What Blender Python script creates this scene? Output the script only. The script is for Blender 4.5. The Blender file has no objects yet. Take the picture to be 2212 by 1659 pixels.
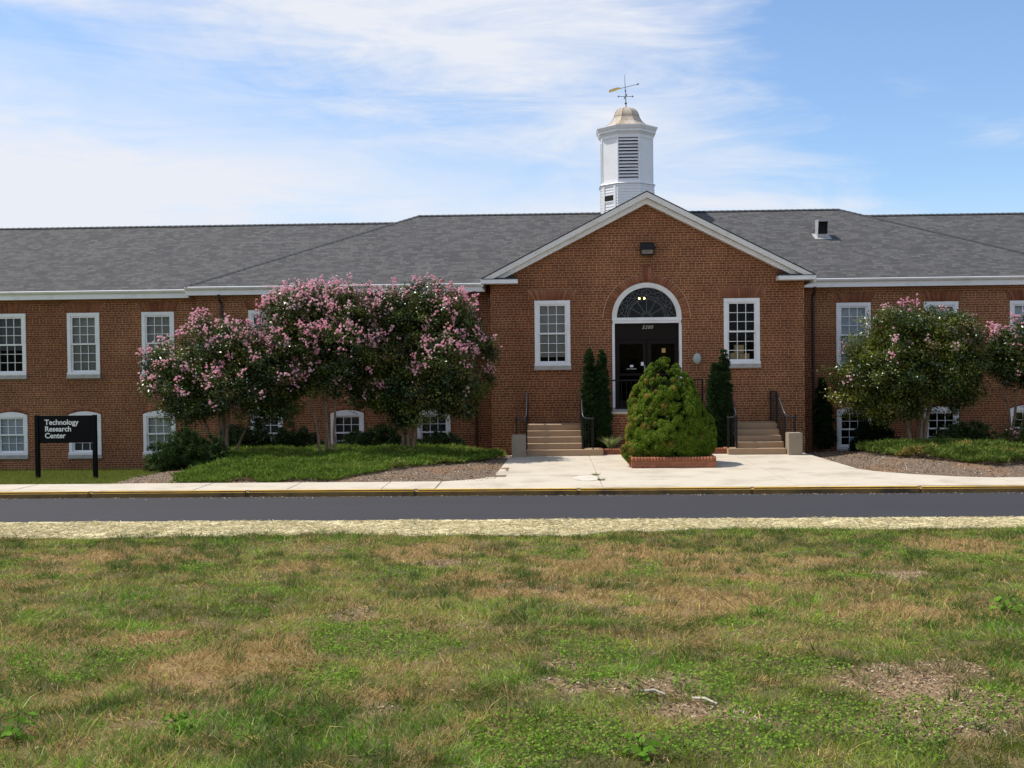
import bpy, bmesh, math, random
import numpy as np
from mathutils import Vector, Matrix
R = math.radians
random.seed(7)
rng = np.random.default_rng(11)
S = bpy.context.scene
COL = S.collection

# ------------------------------------------------------------------ camera
YAW, PITCH, ROLL = -0.0352, -0.01798, 0.01064
CAM = Vector((-2.7425, -30.0, 2.40))
rt = Vector((math.cos(YAW), -math.sin(YAW), 0))
fw = Vector((math.sin(YAW)*math.cos(PITCH), math.cos(YAW)*math.cos(PITCH), math.sin(PITCH)))
up = rt.cross(fw)
cx = rt*math.cos(ROLL) - up*math.sin(ROLL)
cy = rt*math.sin(ROLL) + up*math.cos(ROLL)
cd = bpy.data.cameras.new('camera'); cam = bpy.data.objects.new('camera', cd); COL.objects.link(cam)
M3 = Matrix((cx, cy, -fw)).transposed().to_4x4(); M3.translation = CAM
cam.matrix_world = M3
cd.sensor_width = 36; cd.lens = 36*2300/2212; cd.clip_end = 3000; cd.clip_start = .05
S.camera = cam

# ------------------------------------------------------------------ light
SUNV = Vector((-1, .25, 1.75)).normalized()          # towards the sun
EL = math.asin(SUNV.z); AZ = math.atan2(SUNV.x, SUNV.y)
sd = bpy.data.lights.new('sun', 'SUN'); sd.energy = 5.0; sd.angle = R(.5); sd.color = (1, .95, .87)
sun = bpy.data.objects.new('sun', sd); COL.objects.link(sun)
sun.rotation_euler = SUNV.to_track_quat('Z', 'Y').to_euler(); sun.location = (-30, 8, 55)
S.view_settings.view_transform = 'Standard'; S.view_settings.look = 'None'
S.view_settings.exposure = 0.0; S.view_settings.gamma = 1

W = bpy.data.worlds.new('World'); S.world = W; W.use_nodes = True
nt = W.node_tree; nt.nodes.clear()
def N(t, typ, **k):
    n = t.nodes.new(typ)
    for a, v in k.items(): setattr(n, a, v)
    return n
def L(t, a, b): t.links.new(a, b)
def mth(t, op, a, b=None, c=None, clamp=False):
    n = N(t, 'ShaderNodeMath', operation=op); n.use_clamp = clamp
    for i, v in enumerate((a, b, c)):
        if v is None: continue
        if isinstance(v, (int, float)): n.inputs[i].default_value = v
        else: L(t, v, n.inputs[i])
    return n.outputs[0]
def sstep(t, v, a, b):
    n = N(t, 'ShaderNodeMapRange', interpolation_type='SMOOTHSTEP')
    n.inputs['From Min'].default_value = a; n.inputs['From Max'].default_value = b
    L(t, v, n.inputs['Value']); return n.outputs[0]
out = N(nt, 'ShaderNodeOutputWorld'); bg = N(nt, 'ShaderNodeBackground')
sky = N(nt, 'ShaderNodeTexSky', sky_type='NISHITA'); sky.sun_disc = False
sky.sun_elevation = EL; sky.sun_rotation = AZ; sky.air_density = 1.0; sky.dust_density = .6; sky.ozone_density = 1.6
tc = N(nt, 'ShaderNodeTexCoord'); sx = N(nt, 'ShaderNodeSeparateXYZ'); L(nt, tc.outputs['Generated'], sx.inputs[0])
X, Yd, Z = sx.outputs
def wnoise(rot, scale, detail, rough=.6, dist=0.0, sc=1.0):
    mp = N(nt, 'ShaderNodeMapping'); mp.inputs['Rotation'].default_value = rot; mp.inputs['Scale'].default_value = scale
    L(nt, tc.outputs['Generated'], mp.inputs[0])
    n = N(nt, 'ShaderNodeTexNoise'); n.inputs['Scale'].default_value = sc; n.inputs['Detail'].default_value = detail
    n.inputs['Roughness'].default_value = rough; n.inputs['Distortion'].default_value = dist
    L(nt, mp.outputs[0], n.inputs['Vector']); return n.outputs[0]
n1 = wnoise((0, R(28), 0), (2.2, 2.2, 9), 8, .58, .6)           # long streaks falling to the right
n2 = wnoise((0, R(-50), 0), (5, 5, 26), 8, .65, .9)             # fine feathers
n3 = wnoise((0, 0, 0), (3, 3, 5), 5, .55, .3)                   # patches
nz = mth(nt, 'SUBTRACT', mth(nt, 'ADD', mth(nt, 'MULTIPLY', n1, .6), mth(nt, 'MULTIPLY', n2, .4)), .5)
s = mth(nt, 'ADD', mth(nt, 'MULTIPLY', mth(nt, 'SUBTRACT', X, .135), .73), mth(nt, 'MULTIPLY', mth(nt, 'SUBTRACT', Z, .34), .683))
s = mth(nt, 'ADD', s, mth(nt, 'MULTIPLY', nz, -.30))
edge = mth(nt, 'SUBTRACT', 1, sstep(nt, s, -.085, .035))         # 1 left of the cloud edge
b = mth(nt, 'ADD', mth(nt, 'MULTIPLY', mth(nt, 'ADD', X, .47), .226), mth(nt, 'MULTIPLY', mth(nt, 'SUBTRACT', Z, .300), .974))
b = mth(nt, 'ABSOLUTE', mth(nt, 'ADD', b, mth(nt, 'MULTIPLY', nz, .22)))
band = mth(nt, 'SUBTRACT', 1, sstep(nt, b, .0, .085))
fade = mth(nt, 'SUBTRACT', 1, sstep(nt, X, -.05, .12))
band = mth(nt, 'MULTIPLY', band, fade)
low = mth(nt, 'SUBTRACT', 1, sstep(nt, Z, .10, .26))
c = mth(nt, 'ADD', mth(nt, 'MULTIPLY', nz, 3.4), .76)
c = mth(nt, 'ADD', c, mth(nt, 'MULTIPLY', low, .13))
c = mth(nt, 'SUBTRACT', c, mth(nt, 'MULTIPLY', band, .44))
c = mth(nt, 'ADD', c, mth(nt, 'MULTIPLY', mth(nt, 'SUBTRACT', n3, .5), .5))
c = mth(nt, 'MULTIPLY', c, edge, clamp=True)
# thin wisps out in the blue, and elsewhere in the sky dome
wis = mth(nt, 'MULTIPLY', sstep(nt, mth(nt, 'ADD', nz, mth(nt, 'MULTIPLY', mth(nt, 'SUBTRACT', n3, .5), .5)), .01, .22), .6)
c = mth(nt, 'MAXIMUM', c, mth(nt, 'ADD', wis, .05))
hz = mth(nt, 'MULTIPLY', mth(nt, 'SUBTRACT', 1, sstep(nt, Z, .0, .20)), .45)
c = mth(nt, 'MAXIMUM', c, hz)
back = mth(nt, 'SUBTRACT', 1, sstep(nt, Yd, -.25, .25))            # the unseen half: bright cirrus added there as fill light
c = mth(nt, 'MAXIMUM', c, mth(nt, 'MULTIPLY', back, mth(nt, 'MULTIPLY', n1, .80)), clamp=True)
skm = N(nt, 'ShaderNodeMix', data_type='RGBA', blend_type='MULTIPLY'); skm.inputs['Factor'].default_value = 1
L(nt, sky.outputs[0], skm.inputs['A']); skm.inputs['B'].default_value = (1.20, 1.40, 1.60, 1)
mx = N(nt, 'ShaderNodeMix', data_type='RGBA'); L(nt, c, mx.inputs['Factor']); L(nt, skm.outputs['Result'], mx.inputs['A'])
mx.inputs['B'].default_value = (7.5, 7.8, 8.5, 1)
L(nt, mx.outputs['Result'], bg.inputs['Color']); bg.inputs['Strength'].default_value = .11
L(nt, bg.outputs[0], out.inputs[0])

# ------------------------------------------------------------------ helpers: scene graph
def tag(o, label=None, cat=None, group=None, kind=None):
    if label: o['label'] = label
    if cat: o['category'] = cat
    if group: o['group'] = group
    if kind: o['kind'] = kind
    return o
def empty(name, loc=(0, 0, 0), parent=None):
    o = bpy.data.objects.new(name, None); COL.objects.link(o); o.location = loc; o.empty_display_size = .2
    if parent: o.parent = parent
    return o
def link(name, me, mat=None, parent=None, loc=(0, 0, 0)):
    o = bpy.data.objects.new(name, me); COL.objects.link(o); o.location = loc
    if mat is not None:
        if isinstance(mat, (list, tuple)):
            if not me.materials:
                for m in mat: me.materials.append(m)
        elif not me.materials: me.materials.append(mat)
    if parent: o.parent = parent
    return o
class MB:
    """collects plain shapes and links them as one mesh object"""
    def __init__(s): s.v = []; s.f = []; s.mi = []; s.cur = 0
    def box(s, x0, x1, y0, y1, z0, z1):
        b = len(s.v)
        s.v += [(x0, y0, z0), (x1, y0, z0), (x1, y1, z0), (x0, y1, z0), (x0, y0, z1), (x1, y0, z1), (x1, y1, z1), (x0, y1, z1)]
        for q in ((0, 3, 2, 1), (4, 5, 6, 7), (0, 1, 5, 4), (1, 2, 6, 5), (2, 3, 7, 6), (3, 0, 4, 7)): s.face([b+i for i in q])
        return s
    def face(s, idx): s.f.append(tuple(idx)); s.mi.append(s.cur)
    def poly(s, pts):
        b = len(s.v); s.v += [tuple(p) for p in pts]; s.face(range(b, b+len(pts))); return s
    def prism(s, pts, off):
        """pts: polygon, off: extrusion vector"""
        b = len(s.v); n = len(pts); o = Vector(off)
        s.v += [tuple(p) for p in pts] + [tuple(Vector(p)+o) for p in pts]
        s.face(range(b+n-1, b-1, -1)); s.face(range(b+n, b+2*n))
        for i in range(n):
            j = (i+1) % n; s.face((b+i, b+j, b+n+j, b+n+i))
        return s
    def tube(s, pts, rad, seg=8, cap=True):
        pts = [Vector(p) for p in pts]; n = len(pts)
        if not hasattr(rad, '__len__'): rad = [rad]*n
        b = len(s.v); prev = None
        for i, p in enumerate(pts):
            t = (pts[min(i+1, n-1)]-pts[max(i-1, 0)]).normalized()
            if prev is None:
                a = Vector((0, 0, 1)) if abs(t.z) < .9 else Vector((1, 0, 0)); u = t.cross(a).normalized()
            else: u = (prev-t*prev.dot(t)).normalized()
            prev = u; w = t.cross(u)
            for k in range(seg):
                an = 2*math.pi*k/seg; s.v.append(tuple(p+(u*math.cos(an)+w*math.sin(an))*rad[i]))
        for i in range(n-1):
            for k in range(seg):
                k2 = (k+1) % seg; s.face((b+i*seg+k, b+i*seg+k2, b+(i+1)*seg+k2, b+(i+1)*seg+k))
        if cap: s.face([b+k for k in range(seg-1, -1, -1)]); s.face([b+(n-1)*seg+k for k in range(seg)])
        return s
    def lathe(s, prof, seg=8, c=(0, 0), rot=0.0, cap=True):
        """prof: list of (radius, z)"""
        b = len(s.v); n = len(prof)
        for r, z in prof:
            for k in range(seg):
                a = 2*math.pi*k/seg+rot; s.v.append((c[0]+r*math.cos(a), c[1]+r*math.sin(a), z))
        for i in range(n-1):
            for k in range(seg):
                k2 = (k+1) % seg; s.face((b+i*seg+k, b+i*seg+k2, b+(i+1)*seg+k2, b+(i+1)*seg+k))
        if cap: s.face([b+k for k in range(seg-1, -1, -1)]); s.face([b+(n-1)*seg+k for k in range(seg)])
        return s
    def mesh(s, name, bevel=0, smooth=False):
        me = bpy.data.meshes.new(name); me.from_pydata(s.v, [], s.f)
        bm = bmesh.new(); bm.from_mesh(me)
        for f, m in zip(bm.faces, s.mi): f.material_index = m
        if bevel:
            es = [e for e in bm.edges if len(e.link_faces) == 2 and e.calc_face_angle(0) > .6]
            bmesh.ops.bevel(bm, geom=es, offset=bevel, segments=2, affect='EDGES', clamp_overlap=True)
        bmesh.ops.recalc_face_normals(bm, faces=bm.faces)
        if smooth:
            for f in bm.faces: f.smooth = True
        bm.to_mesh(me); bm.free(); return me
    def build(s, name, mat, parent=None, loc=(0, 0, 0), bevel=0, smooth=False):
        return link(name, s.mesh(name, bevel, smooth), mat, parent, loc)

def np_mesh(name, V, F, C=None, mi=None, smooth=False):
    """V (n,3), F (m,k) all faces of k corners, C (n,3) per point colour"""
    me = bpy.data.meshes.new(name); V = np.asarray(V, np.float32); F = np.asarray(F, np.int32)
    m, k = F.shape
    me.vertices.add(len(V)); me.vertices.foreach_set('co', V.ravel())
    me.loops.add(m*k); me.loops.foreach_set('vertex_index', F.ravel())
    me.polygons.add(m); me.polygons.foreach_set('loop_start', np.arange(0, m*k, k, dtype=np.int32))
    me.polygons.foreach_set('loop_total', np.full(m, k, np.int32))
    if smooth: me.polygons.foreach_set('use_smooth', np.ones(m, bool))
    me.update(calc_edges=True)
    if C is not None:
        a = me.color_attributes.new('Col', 'FLOAT_COLOR', 'POINT')
        a.data.foreach_set('color', np.concatenate([np.asarray(C, np.float32), np.ones((len(V), 1), np.float32)], 1).ravel())
    me.validate(); return me
def nrm(a): return a/np.maximum(np.linalg.norm(a, axis=1, keepdims=True), 1e-9)
def blades(name, P, D, Wd, H, C, bend=None, tipc=None):
    """P base (n,3), D direction (n,3), Wd widths, H lengths, C colours: bent grass blades (quad + tip triangle as 5-gon-free tris)"""
    n = len(P); D = nrm(D); side = nrm(np.cross(D, rng.normal(size=(n, 3))))
    if bend is None: bend = rng.normal(size=(n, 3))*.25
    mid = P+D*(H*.55)[:, None]; tip = P+D*H[:, None]+bend*H[:, None]
    w = (side*Wd[:, None]*.5)
    V = np.stack([P-w, P+w, mid+w*.8, mid-w*.8, tip], 1).reshape(-1, 3)
    i = np.arange(n)[:, None]*5
    F = np.concatenate([i+np.array([[0, 1, 2]]), i+np.array([[0, 2, 3]]), i+np.array([[3, 2, 4]])], 0)
    Cc = np.repeat(C, 5, 0)
    if tipc is not None: Cc.reshape(n, 5, 3)[:, 4] = tipc; Cc.reshape(n, 5, 3)[:, 2:4] = (C*.5+tipc*.5)[:, None]
    return np_mesh(name, V, F, Cc)
def leaves(name, P, Nn, Ln, Wd, C):
    """diamond leaves: centre P, normal Nn, length, width"""
    n = len(P); Nn = nrm(Nn); a = nrm(np.cross(Nn, rng.normal(size=(n, 3)))); b = np.cross(Nn, a)
    a = a*(Ln*.5)[:, None]; b = b*(Wd*.5)[:, None]; k = Nn*(Ln*.12)[:, None]
    V = np.stack([P-a, P+b+k, P+a, P-b+k], 1).reshape(-1, 3)
    F = (np.arange(n)[:, None]*4+np.arange(4)[None])
    return np_mesh(name, V, F, np.repeat(C, 4, 0))
def vnoise(x, y, s, seed=0):
    r = np.random.default_rng(seed); G = r.random((64, 64))
    x = np.asarray(x)/s+17.3; y = np.asarray(y)/s+9.1
    xi = np.floor(x).astype(int); yi = np.floor(y).astype(int); fx = x-xi; fy = y-yi
    fx = fx*fx*(3-2*fx); fy = fy*fy*(3-2*fy)
    g = lambda a, b_: G[a % 64, b_ % 64]
    return (g(xi, yi)*(1-fx)+g(xi+1, yi)*fx)*(1-fy)+(g(xi, yi+1)*(1-fx)+g(xi+1, yi+1)*fx)*fy
def fbm(x, y, s, seed=0, o=4):
    t = 0; a = .5; tot = 0
    for i in range(o): t = t+a*vnoise(x, y, s/2**i, seed+i); tot += a; a *= .55
    return t/tot
def sst(v, a, b):
    t = np.clip((np.asarray(v, float)-a)/(b-a), 0, 1); return t*t*(3-2*t)

# ------------------------------------------------------------------ helpers: materials
MATS = {}
def mat(name):
    m = bpy.data.materials.new(name); m.use_nodes = True; t = m.node_tree
    return m, t, t.nodes['Principled BSDF']
def plain(name, col, rough=.6, var=.12, scale=6, metal=0, bump=0, bscale=60, spec=.5, dirt=None, dscale=1.2):
    """a plain colour broken up by noise, optional dirt colour and bump"""
    m, t, p = mat(name)
    tcn = N(t, 'ShaderNodeTexCoord')
    n = N(t, 'ShaderNodeTexNoise'); n.inputs['Scale'].default_value = scale; n.inputs['Detail'].default_value = 6
    L(t, tcn.outputs['Object'], n.inputs['Vector'])
    r = N(t, 'ShaderNodeMix', data_type='RGBA'); L(t, n.outputs[0], r.inputs['Factor'])
    r.inputs['A'].default_value = (*[c_*(1-var) for c_ in col], 1); r.inputs['B'].default_value = (*[min(1, c_*(1+var)) for c_ in col], 1)
    o = r.outputs['Result']
    if dirt:
        n2_ = N(t, 'ShaderNodeTexNoise'); n2_.inputs['Scale'].default_value = dscale; n2_.inputs['Detail'].default_value = 8; n2_.inputs['Roughness'].default_value = .65
        L(t, tcn.outputs['Object'], n2_.inputs['Vector'])
        f = sstep(t, n2_.outputs[0], .46, .68)
        r2 = N(t, 'ShaderNodeMix', data_type='RGBA'); L(t, mth(t, 'MULTIPLY', f, dirt[3]), r2.inputs['Factor'])
        L(t, o, r2.inputs['A']); r2.inputs['B'].default_value = (*dirt[:3], 1); o = r2.outputs['Result']
    L(t, o, p.inputs['Base Color'])
    p.inputs['Roughness'].default_value = rough; p.inputs['Metallic'].default_value = metal
    p.inputs['Specular IOR Level'].default_value = spec
    if bump:
        nb = N(t, 'ShaderNodeTexNoise'); nb.inputs['Scale'].default_value = bscale; nb.inputs['Detail'].default_value = 4
        L(t, tcn.outputs['Object'], nb.inputs['Vector'])
        bn = N(t, 'ShaderNodeBump'); bn.inputs['Strength'].default_value = bump; bn.inputs['Distance'].default_value = .02
        L(t, nb.outputs[0], bn.inputs['Height']); L(t, bn.outputs[0], p.inputs['Normal'])
    MATS[name] = m; return m
def leafmat(name, rough=.45, trans=.25, spec=.4):
    m, t, p = mat(name)
    a = N(t, 'ShaderNodeVertexColor'); a.layer_name = 'Col'
    L(t, a.outputs[0], p.inputs['Base Color']); p.inputs['Roughness'].default_value = rough; p.inputs['Specular IOR Level'].default_value = spec
    if trans:
        tr = N(t, 'ShaderNodeBsdfTranslucent'); L(t, a.outputs[0], tr.inputs[0])
        ms = N(t, 'ShaderNodeMixShader'); ms.inputs[0].default_value = trans
        L(t, p.outputs[0], ms.inputs[1]); L(t, tr.outputs[0], ms.inputs[2])
        L(t, ms.outputs[0], t.nodes['Material Output'].inputs[0])
    MATS[name] = m; return m
def brickmat(name, c1, c2, mortar, bw=.213, rh=.0677, ms=.0072, off=.5):
    m, t, p = mat(name)
    tcn = N(t, 'ShaderNodeTexCoord'); sp = N(t, 'ShaderNodeSeparateXYZ'); L(t, tcn.outputs['Object'], sp.inputs[0])
    cb = N(t, 'ShaderNodeCombineXYZ'); L(t, mth(t, 'ADD', sp.outputs[0], sp.outputs[1]), cb.inputs[0]); L(t, sp.outputs[2], cb.inputs[1])
    # wobble, so that courses are not ruled
    nw = N(t, 'ShaderNodeTexNoise'); nw.inputs['Scale'].default_value = 2.2; L(t, tcn.outputs['Object'], nw.inputs['Vector'])
    va = N(t, 'ShaderNodeVectorMath', operation='MULTIPLY_ADD'); L(t, nw.outputs['Color'], va.inputs[0]); va.inputs[1].default_value = (.012, .012, 0); L(t, cb.outputs[0], va.inputs[2])
    bk = N(t, 'ShaderNodeTexBrick'); bk.offset = off; bk.inputs['Scale'].default_value = 1
    bk.squash = .5; bk.squash_frequency = 3
    bk.inputs['Brick Width'].default_value = bw; bk.inputs['Row Height'].default_value = rh
    bk.inputs['Mortar Size'].default_value = ms; bk.inputs['Mortar Smooth'].default_value = .15; bk.inputs['Bias'].default_value = -.1
    bk.inputs['Color1'].default_value = (*c1, 1); bk.inputs['Color2'].default_value = (*c2, 1); bk.inputs['Mortar'].default_value = (*mortar, 1)
    L(t, va.outputs[0], bk.inputs['Vector'])
    n = N(t, 'ShaderNodeTexNoise'); n.inputs['Scale'].default_value = 1.3; n.inputs['Detail'].default_value = 8; n.inputs['Roughness'].default_value = .7
    L(t, tcn.outputs['Object'], n.inputs['Vector'])
    r = N(t, 'ShaderNodeValToRGB'); r.color_ramp.elements[0].position = .3; r.color_ramp.elements[0].color = (.72, .70, .70, 1)
    r.color_ramp.elements[1].position = .7; r.color_ramp.elements[1].color = (1.15, 1.12, 1.1, 1); L(t, n.outputs[0], r.inputs[0])
    mu = N(t, 'ShaderNodeMix', data_type='RGBA', blend_type='MULTIPLY'); mu.inputs['Factor'].default_value = 1
    L(t, bk.outputs['Color'], mu.inputs['A']); L(t, r.outputs[0], mu.inputs['B'])
    nl = N(t, 'ShaderNodeTexNoise'); nl.inputs['Scale'].default_value = .33; nl.inputs['Detail'].default_value = 5; nl.inputs['Roughness'].default_value = .6
    ml = N(t, 'ShaderNodeMapping'); ml.inputs['Scale'].default_value = (1, 1, .55); L(t, tcn.outputs['Object'], ml.inputs[0]); L(t, ml.outputs[0], nl.inputs['Vector'])
    rl = N(t, 'ShaderNodeValToRGB'); rl.color_ramp.elements[0].position = .36; rl.color_ramp.elements[0].color = (.74, .66, .62, 1)
    rl.color_ramp.elements[1].position = .62; rl.color_ramp.elements[1].color = (1.1, 1.08, 1.05, 1); L(t, nl.outputs[0], rl.inputs[0])
    ms_ = N(t, 'ShaderNodeMix', data_type='RGBA', blend_type='MULTIPLY'); ms_.inputs['Factor'].default_value = 1
    L(t, mu.outputs['Result'], ms_.inputs['A']); L(t, rl.outputs[0], ms_.inputs['B']); mu = ms_
    # fine per-brick speckle
    n5 = N(t, 'ShaderNodeTexNoise'); n5.inputs['Scale'].default_value = 9; n5.inputs['Detail'].default_value = 3; L(t, cb.outputs[0], n5.inputs['Vector'])
    r5 = N(t, 'ShaderNodeMapRange'); r5.inputs['To Min'].default_value = .78; r5.inputs['To Max'].default_value = 1.2; L(t, n5.outputs[0], r5.inputs['Value'])
    mu2 = N(t, 'ShaderNodeVectorMath', operation='SCALE'); L(t, mu.outputs['Result'], mu2.inputs[0]); L(t, r5.outputs[0], mu2.inputs['Scale'])
    L(t, mu2.outputs[0], p.inputs['Base Color']); p.inputs['Roughness'].default_value = .88; p.inputs['Specular IOR Level'].default_value = .25
    bn = N(t, 'ShaderNodeBump'); bn.inputs['Strength'].default_value = .5; bn.inputs['Distance'].default_value = .006; bn.invert = True
    L(t, bk.outputs['Fac'], bn.inputs['Height']); L(t, bn.outputs[0], p.inputs['Normal'])
    MATS[name] = m; return m

BR1, BR2, MORT = (.245, .086, .040), (.162, .053, .028), (.46, .315, .17)
M_brick = brickmat('brick', BR1, BR2, MORT)
M_planter = brickmat('planter_brick', (.30, .115, .062), (.22, .075, .042), (.30, .20, .13), ms=.004)
M_archbrick = leafmat('arch_brick', .88, 0, .25)
M_mortar = plain('mortar', (.33, .20, .105), .9, .15, 20)
M_white = plain('white_paint', (.80, .80, .80), .45, .05, 3, dirt=(.55, .52, .46, .35), dscale=2.5)
M_white2 = plain('cupola_paint', (.82, .82, .83), .5, .03, 3, dirt=(.6, .6, .6, .25), dscale=3)
M_trim = plain('rake_paint', (.72, .70, .66), .5, .06, 3, dirt=(.5, .47, .40, .4), dscale=2)
M_stone = plain('limestone_sill', (.42, .40, .37), .85, .15, 9, bump=.2, dirt=(.25, .23, .2, .5), dscale=4)
M_black = plain('black_iron', (.008, .008, .009), .45, .2, 10, spec=.25)
M_steel = plain('worn_handrail', (.03, .03, .036), .3, .3, 14)
M_bronze = plain('dark_bronze_door', (.011, .006, .005), .5, .3, 5, spec=.15)
M_signblk = plain('sign_black', (.004, .004, .0045), .6, .2, 4, spec=.12)
M_letter = plain('letter_white', (.78, .78, .76), .6, .03, 4)
M_numeral = plain('numeral_pale', (.62, .60, .50), .5, .05, 4)
M_conc = plain('concrete', (.53, .465, .365), .9, .10, 2.0, bump=.25, bscale=120, dirt=(.33, .27, .20, .6), dscale=.9)
M_step = plain('step_concrete', (.35, .235, .14), .9, .12, 4, bump=.25, bscale=100, dirt=(.28, .2, .14, .5), dscale=2.2)
M_pillar = plain('pebbled_concrete', (.31, .25, .18), .92, .35, 55, bump=.6, bscale=140, dirt=(.2, .17, .13, .4), dscale=3)
M_curb = plain('curb_concrete', (.78, .76, .70), .9, .12, 3, bump=.2)
M_copper = plain('weathered_copper', (.50, .44, .36), .85, .25, 5, spec=.2, dirt=(.36, .265, .175, .9), dscale=1.9)
M_goldleaf = plain('gold_leaf', (.75, .50, .16), .35, .15, 12, metal=.6)
M_galv = plain('galvanised', (.40, .40, .40), .6, .1, 9, metal=.2, dirt=(.3, .22, .18, .4), dscale=6)
M_void = plain('dark_opening', (.006, .006, .006), .9, .2, 5)
M_downs = plain('brown_downspout', (.045, .026, .02), .5, .2, 5)
M_oval = plain('grey_green_enamel', (.36, .42, .38), .35, .06, 8)
M_lens = plain('amber_lens', (.16, .13, .09), .2, .5, 30)
M_bark = plain('crape_bark', (.26, .17, .11), .8, .35, 14, bump=.3, bscale=40, dirt=(.12, .08, .055, .8), dscale=5)
M_twig = plain('pale_twig', (.55, .50, .42), .8, .1, 20)
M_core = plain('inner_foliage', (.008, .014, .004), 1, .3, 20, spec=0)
M_leaf = leafmat('crape_leaf', .32, .24, .45)
M_bloss = leafmat('crape_blossom', .7, .35, .2)
M_needle = leafmat('needles', .65, .2, .10)
M_grass = leafmat('grass_blade', .7, .38, .08)
M_straw = leafmat('straw_stalk', .7, .15, .25)
M_chip = leafmat('bark_chip', .9, 0, .15)
def glassmat():
    m, t, p = mat('window_glass')
    tr = N(t, 'ShaderNodeBsdfTransparent'); tr.inputs[0].default_value = (.82, .86, .86, 1)
    gl = N(t, 'ShaderNodeBsdfGlossy'); gl.inputs['Roughness'].default_value = .03; gl.inputs[0].default_value = (.9, .95, 1, 1)
    lw = N(t, 'ShaderNodeFresnel'); lw.inputs[0].default_value = 1.22
    ms = N(t, 'ShaderNodeMixShader'); L(t, lw.outputs[0], ms.inputs[0]); L(t, tr.outputs[0], ms.inputs[1]); L(t, gl.outputs[0], ms.inputs[2])
    L(t, ms.outputs[0], t.nodes['Material Output'].inputs[0]); return m
M_glass = glassmat()
def shingle():
    m, t, p = mat('asphalt_shingle')
    tcn = N(t, 'ShaderNodeTexCoord'); sp = N(t, 'ShaderNodeSeparateXYZ'); L(t, tcn.outputs['Object'], sp.inputs[0])
    g = N(t, 'ShaderNodeNewGeometry'); gn = N(t, 'ShaderNodeSeparateXYZ'); L(t, g.outputs['True Normal'], gn.inputs[0])
    ax = mth(t, 'GREATER_THAN', mth(t, 'ABSOLUTE', gn.outputs[0]), mth(t, 'ABSOLUTE', gn.outputs[1]))   # run along y on the x-facing slopes
    al = N(t, 'ShaderNodeMix', data_type='FLOAT'); L(t, ax, al.inputs['Factor']); L(t, sp.outputs[0], al.inputs['A']); L(t, sp.outputs[1], al.inputs['B'])
    cb = N(t, 'ShaderNodeCombineXYZ'); L(t, al.outputs['Result'], cb.inputs[0]); L(t, mth(t, 'MULTIPLY', sp.outputs[2], 2.2), cb.inputs[1])
    bk = N(t, 'ShaderNodeTexBrick'); bk.inputs['Scale'].default_value = 1; bk.offset = .37; bk.offset_frequency = 2; bk.squash = .6; bk.squash_frequency = 3
    bk.inputs['Brick Width'].default_value = .26; bk.inputs['Row Height'].default_value = .14; bk.inputs['Mortar Size'].default_value = .006
    bk.inputs['Mortar Smooth'].default_value = .3; bk.inputs['Bias'].default_value = 0
    bk.inputs['Color1'].default_value = (.063, .062, .063, 1); bk.inputs['Color2'].default_value = (.110, .107, .105, 1); bk.inputs['Mortar'].default_value = (.045, .045, .048, 1)
    L(t, cb.outputs[0], bk.inputs['Vector'])
    n = N(t, 'ShaderNodeTexNoise'); n.inputs['Scale'].default_value = 1; n.inputs['Detail'].default_value = 4
    mp = N(t, 'ShaderNodeMapping'); mp.inputs['Scale'].default_value = (8, 20, 1); L(t, cb.outputs[0], mp.inputs[0]); L(t, mp.outputs[0], n.inputs['Vector'])
    rr = N(t, 'ShaderNodeMapRange'); rr.inputs['To Min'].default_value = .72; rr.inputs['To Max'].default_value = 1.28; L(t, n.outputs[0], rr.inputs['Value'])
    n2_ = N(t, 'ShaderNodeTexNoise'); n2_.inputs['Scale'].default_value = .35; n2_.inputs['Detail'].default_value = 3; L(t, tcn.outputs['Object'], n2_.inputs['Vector'])
    r2 = N(t, 'ShaderNodeMapRange'); r2.inputs['To Min'].default_value = .93; r2.inputs['To Max'].default_value = 1.07; L(t, n2_.outputs[0], r2.inputs['Value'])
    sc = N(t, 'ShaderNodeVectorMath', operation='SCALE'); L(t, bk.outputs[0], sc.inputs[0]); L(t, mth(t, 'MULTIPLY', rr.outputs[0], r2.outputs[0]), sc.inputs['Scale'])
    L(t, sc.outputs[0], p.inputs['Base Color']); p.inputs['Roughness'].default_value = .92; p.inputs['Specular IOR Level'].default_value = .2
    nb = N(t, 'ShaderNodeTexNoise'); nb.inputs['Scale'].default_value = 90; L(t, tcn.outputs['Object'], nb.inputs['Vector'])
    bn = N(t, 'ShaderNodeBump'); bn.inputs['Strength'].default_value = .3; bn.inputs['Distance'].default_value = .01; L(t, nb.outputs[0], bn.inputs['Height']); L(t, bn.outputs[0], p.inputs['Normal'])
    return m
M_shingle = shingle()
M_ridge = plain('ridge_shingle', (.04, .042, .045), .92, .35, 9)
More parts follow.
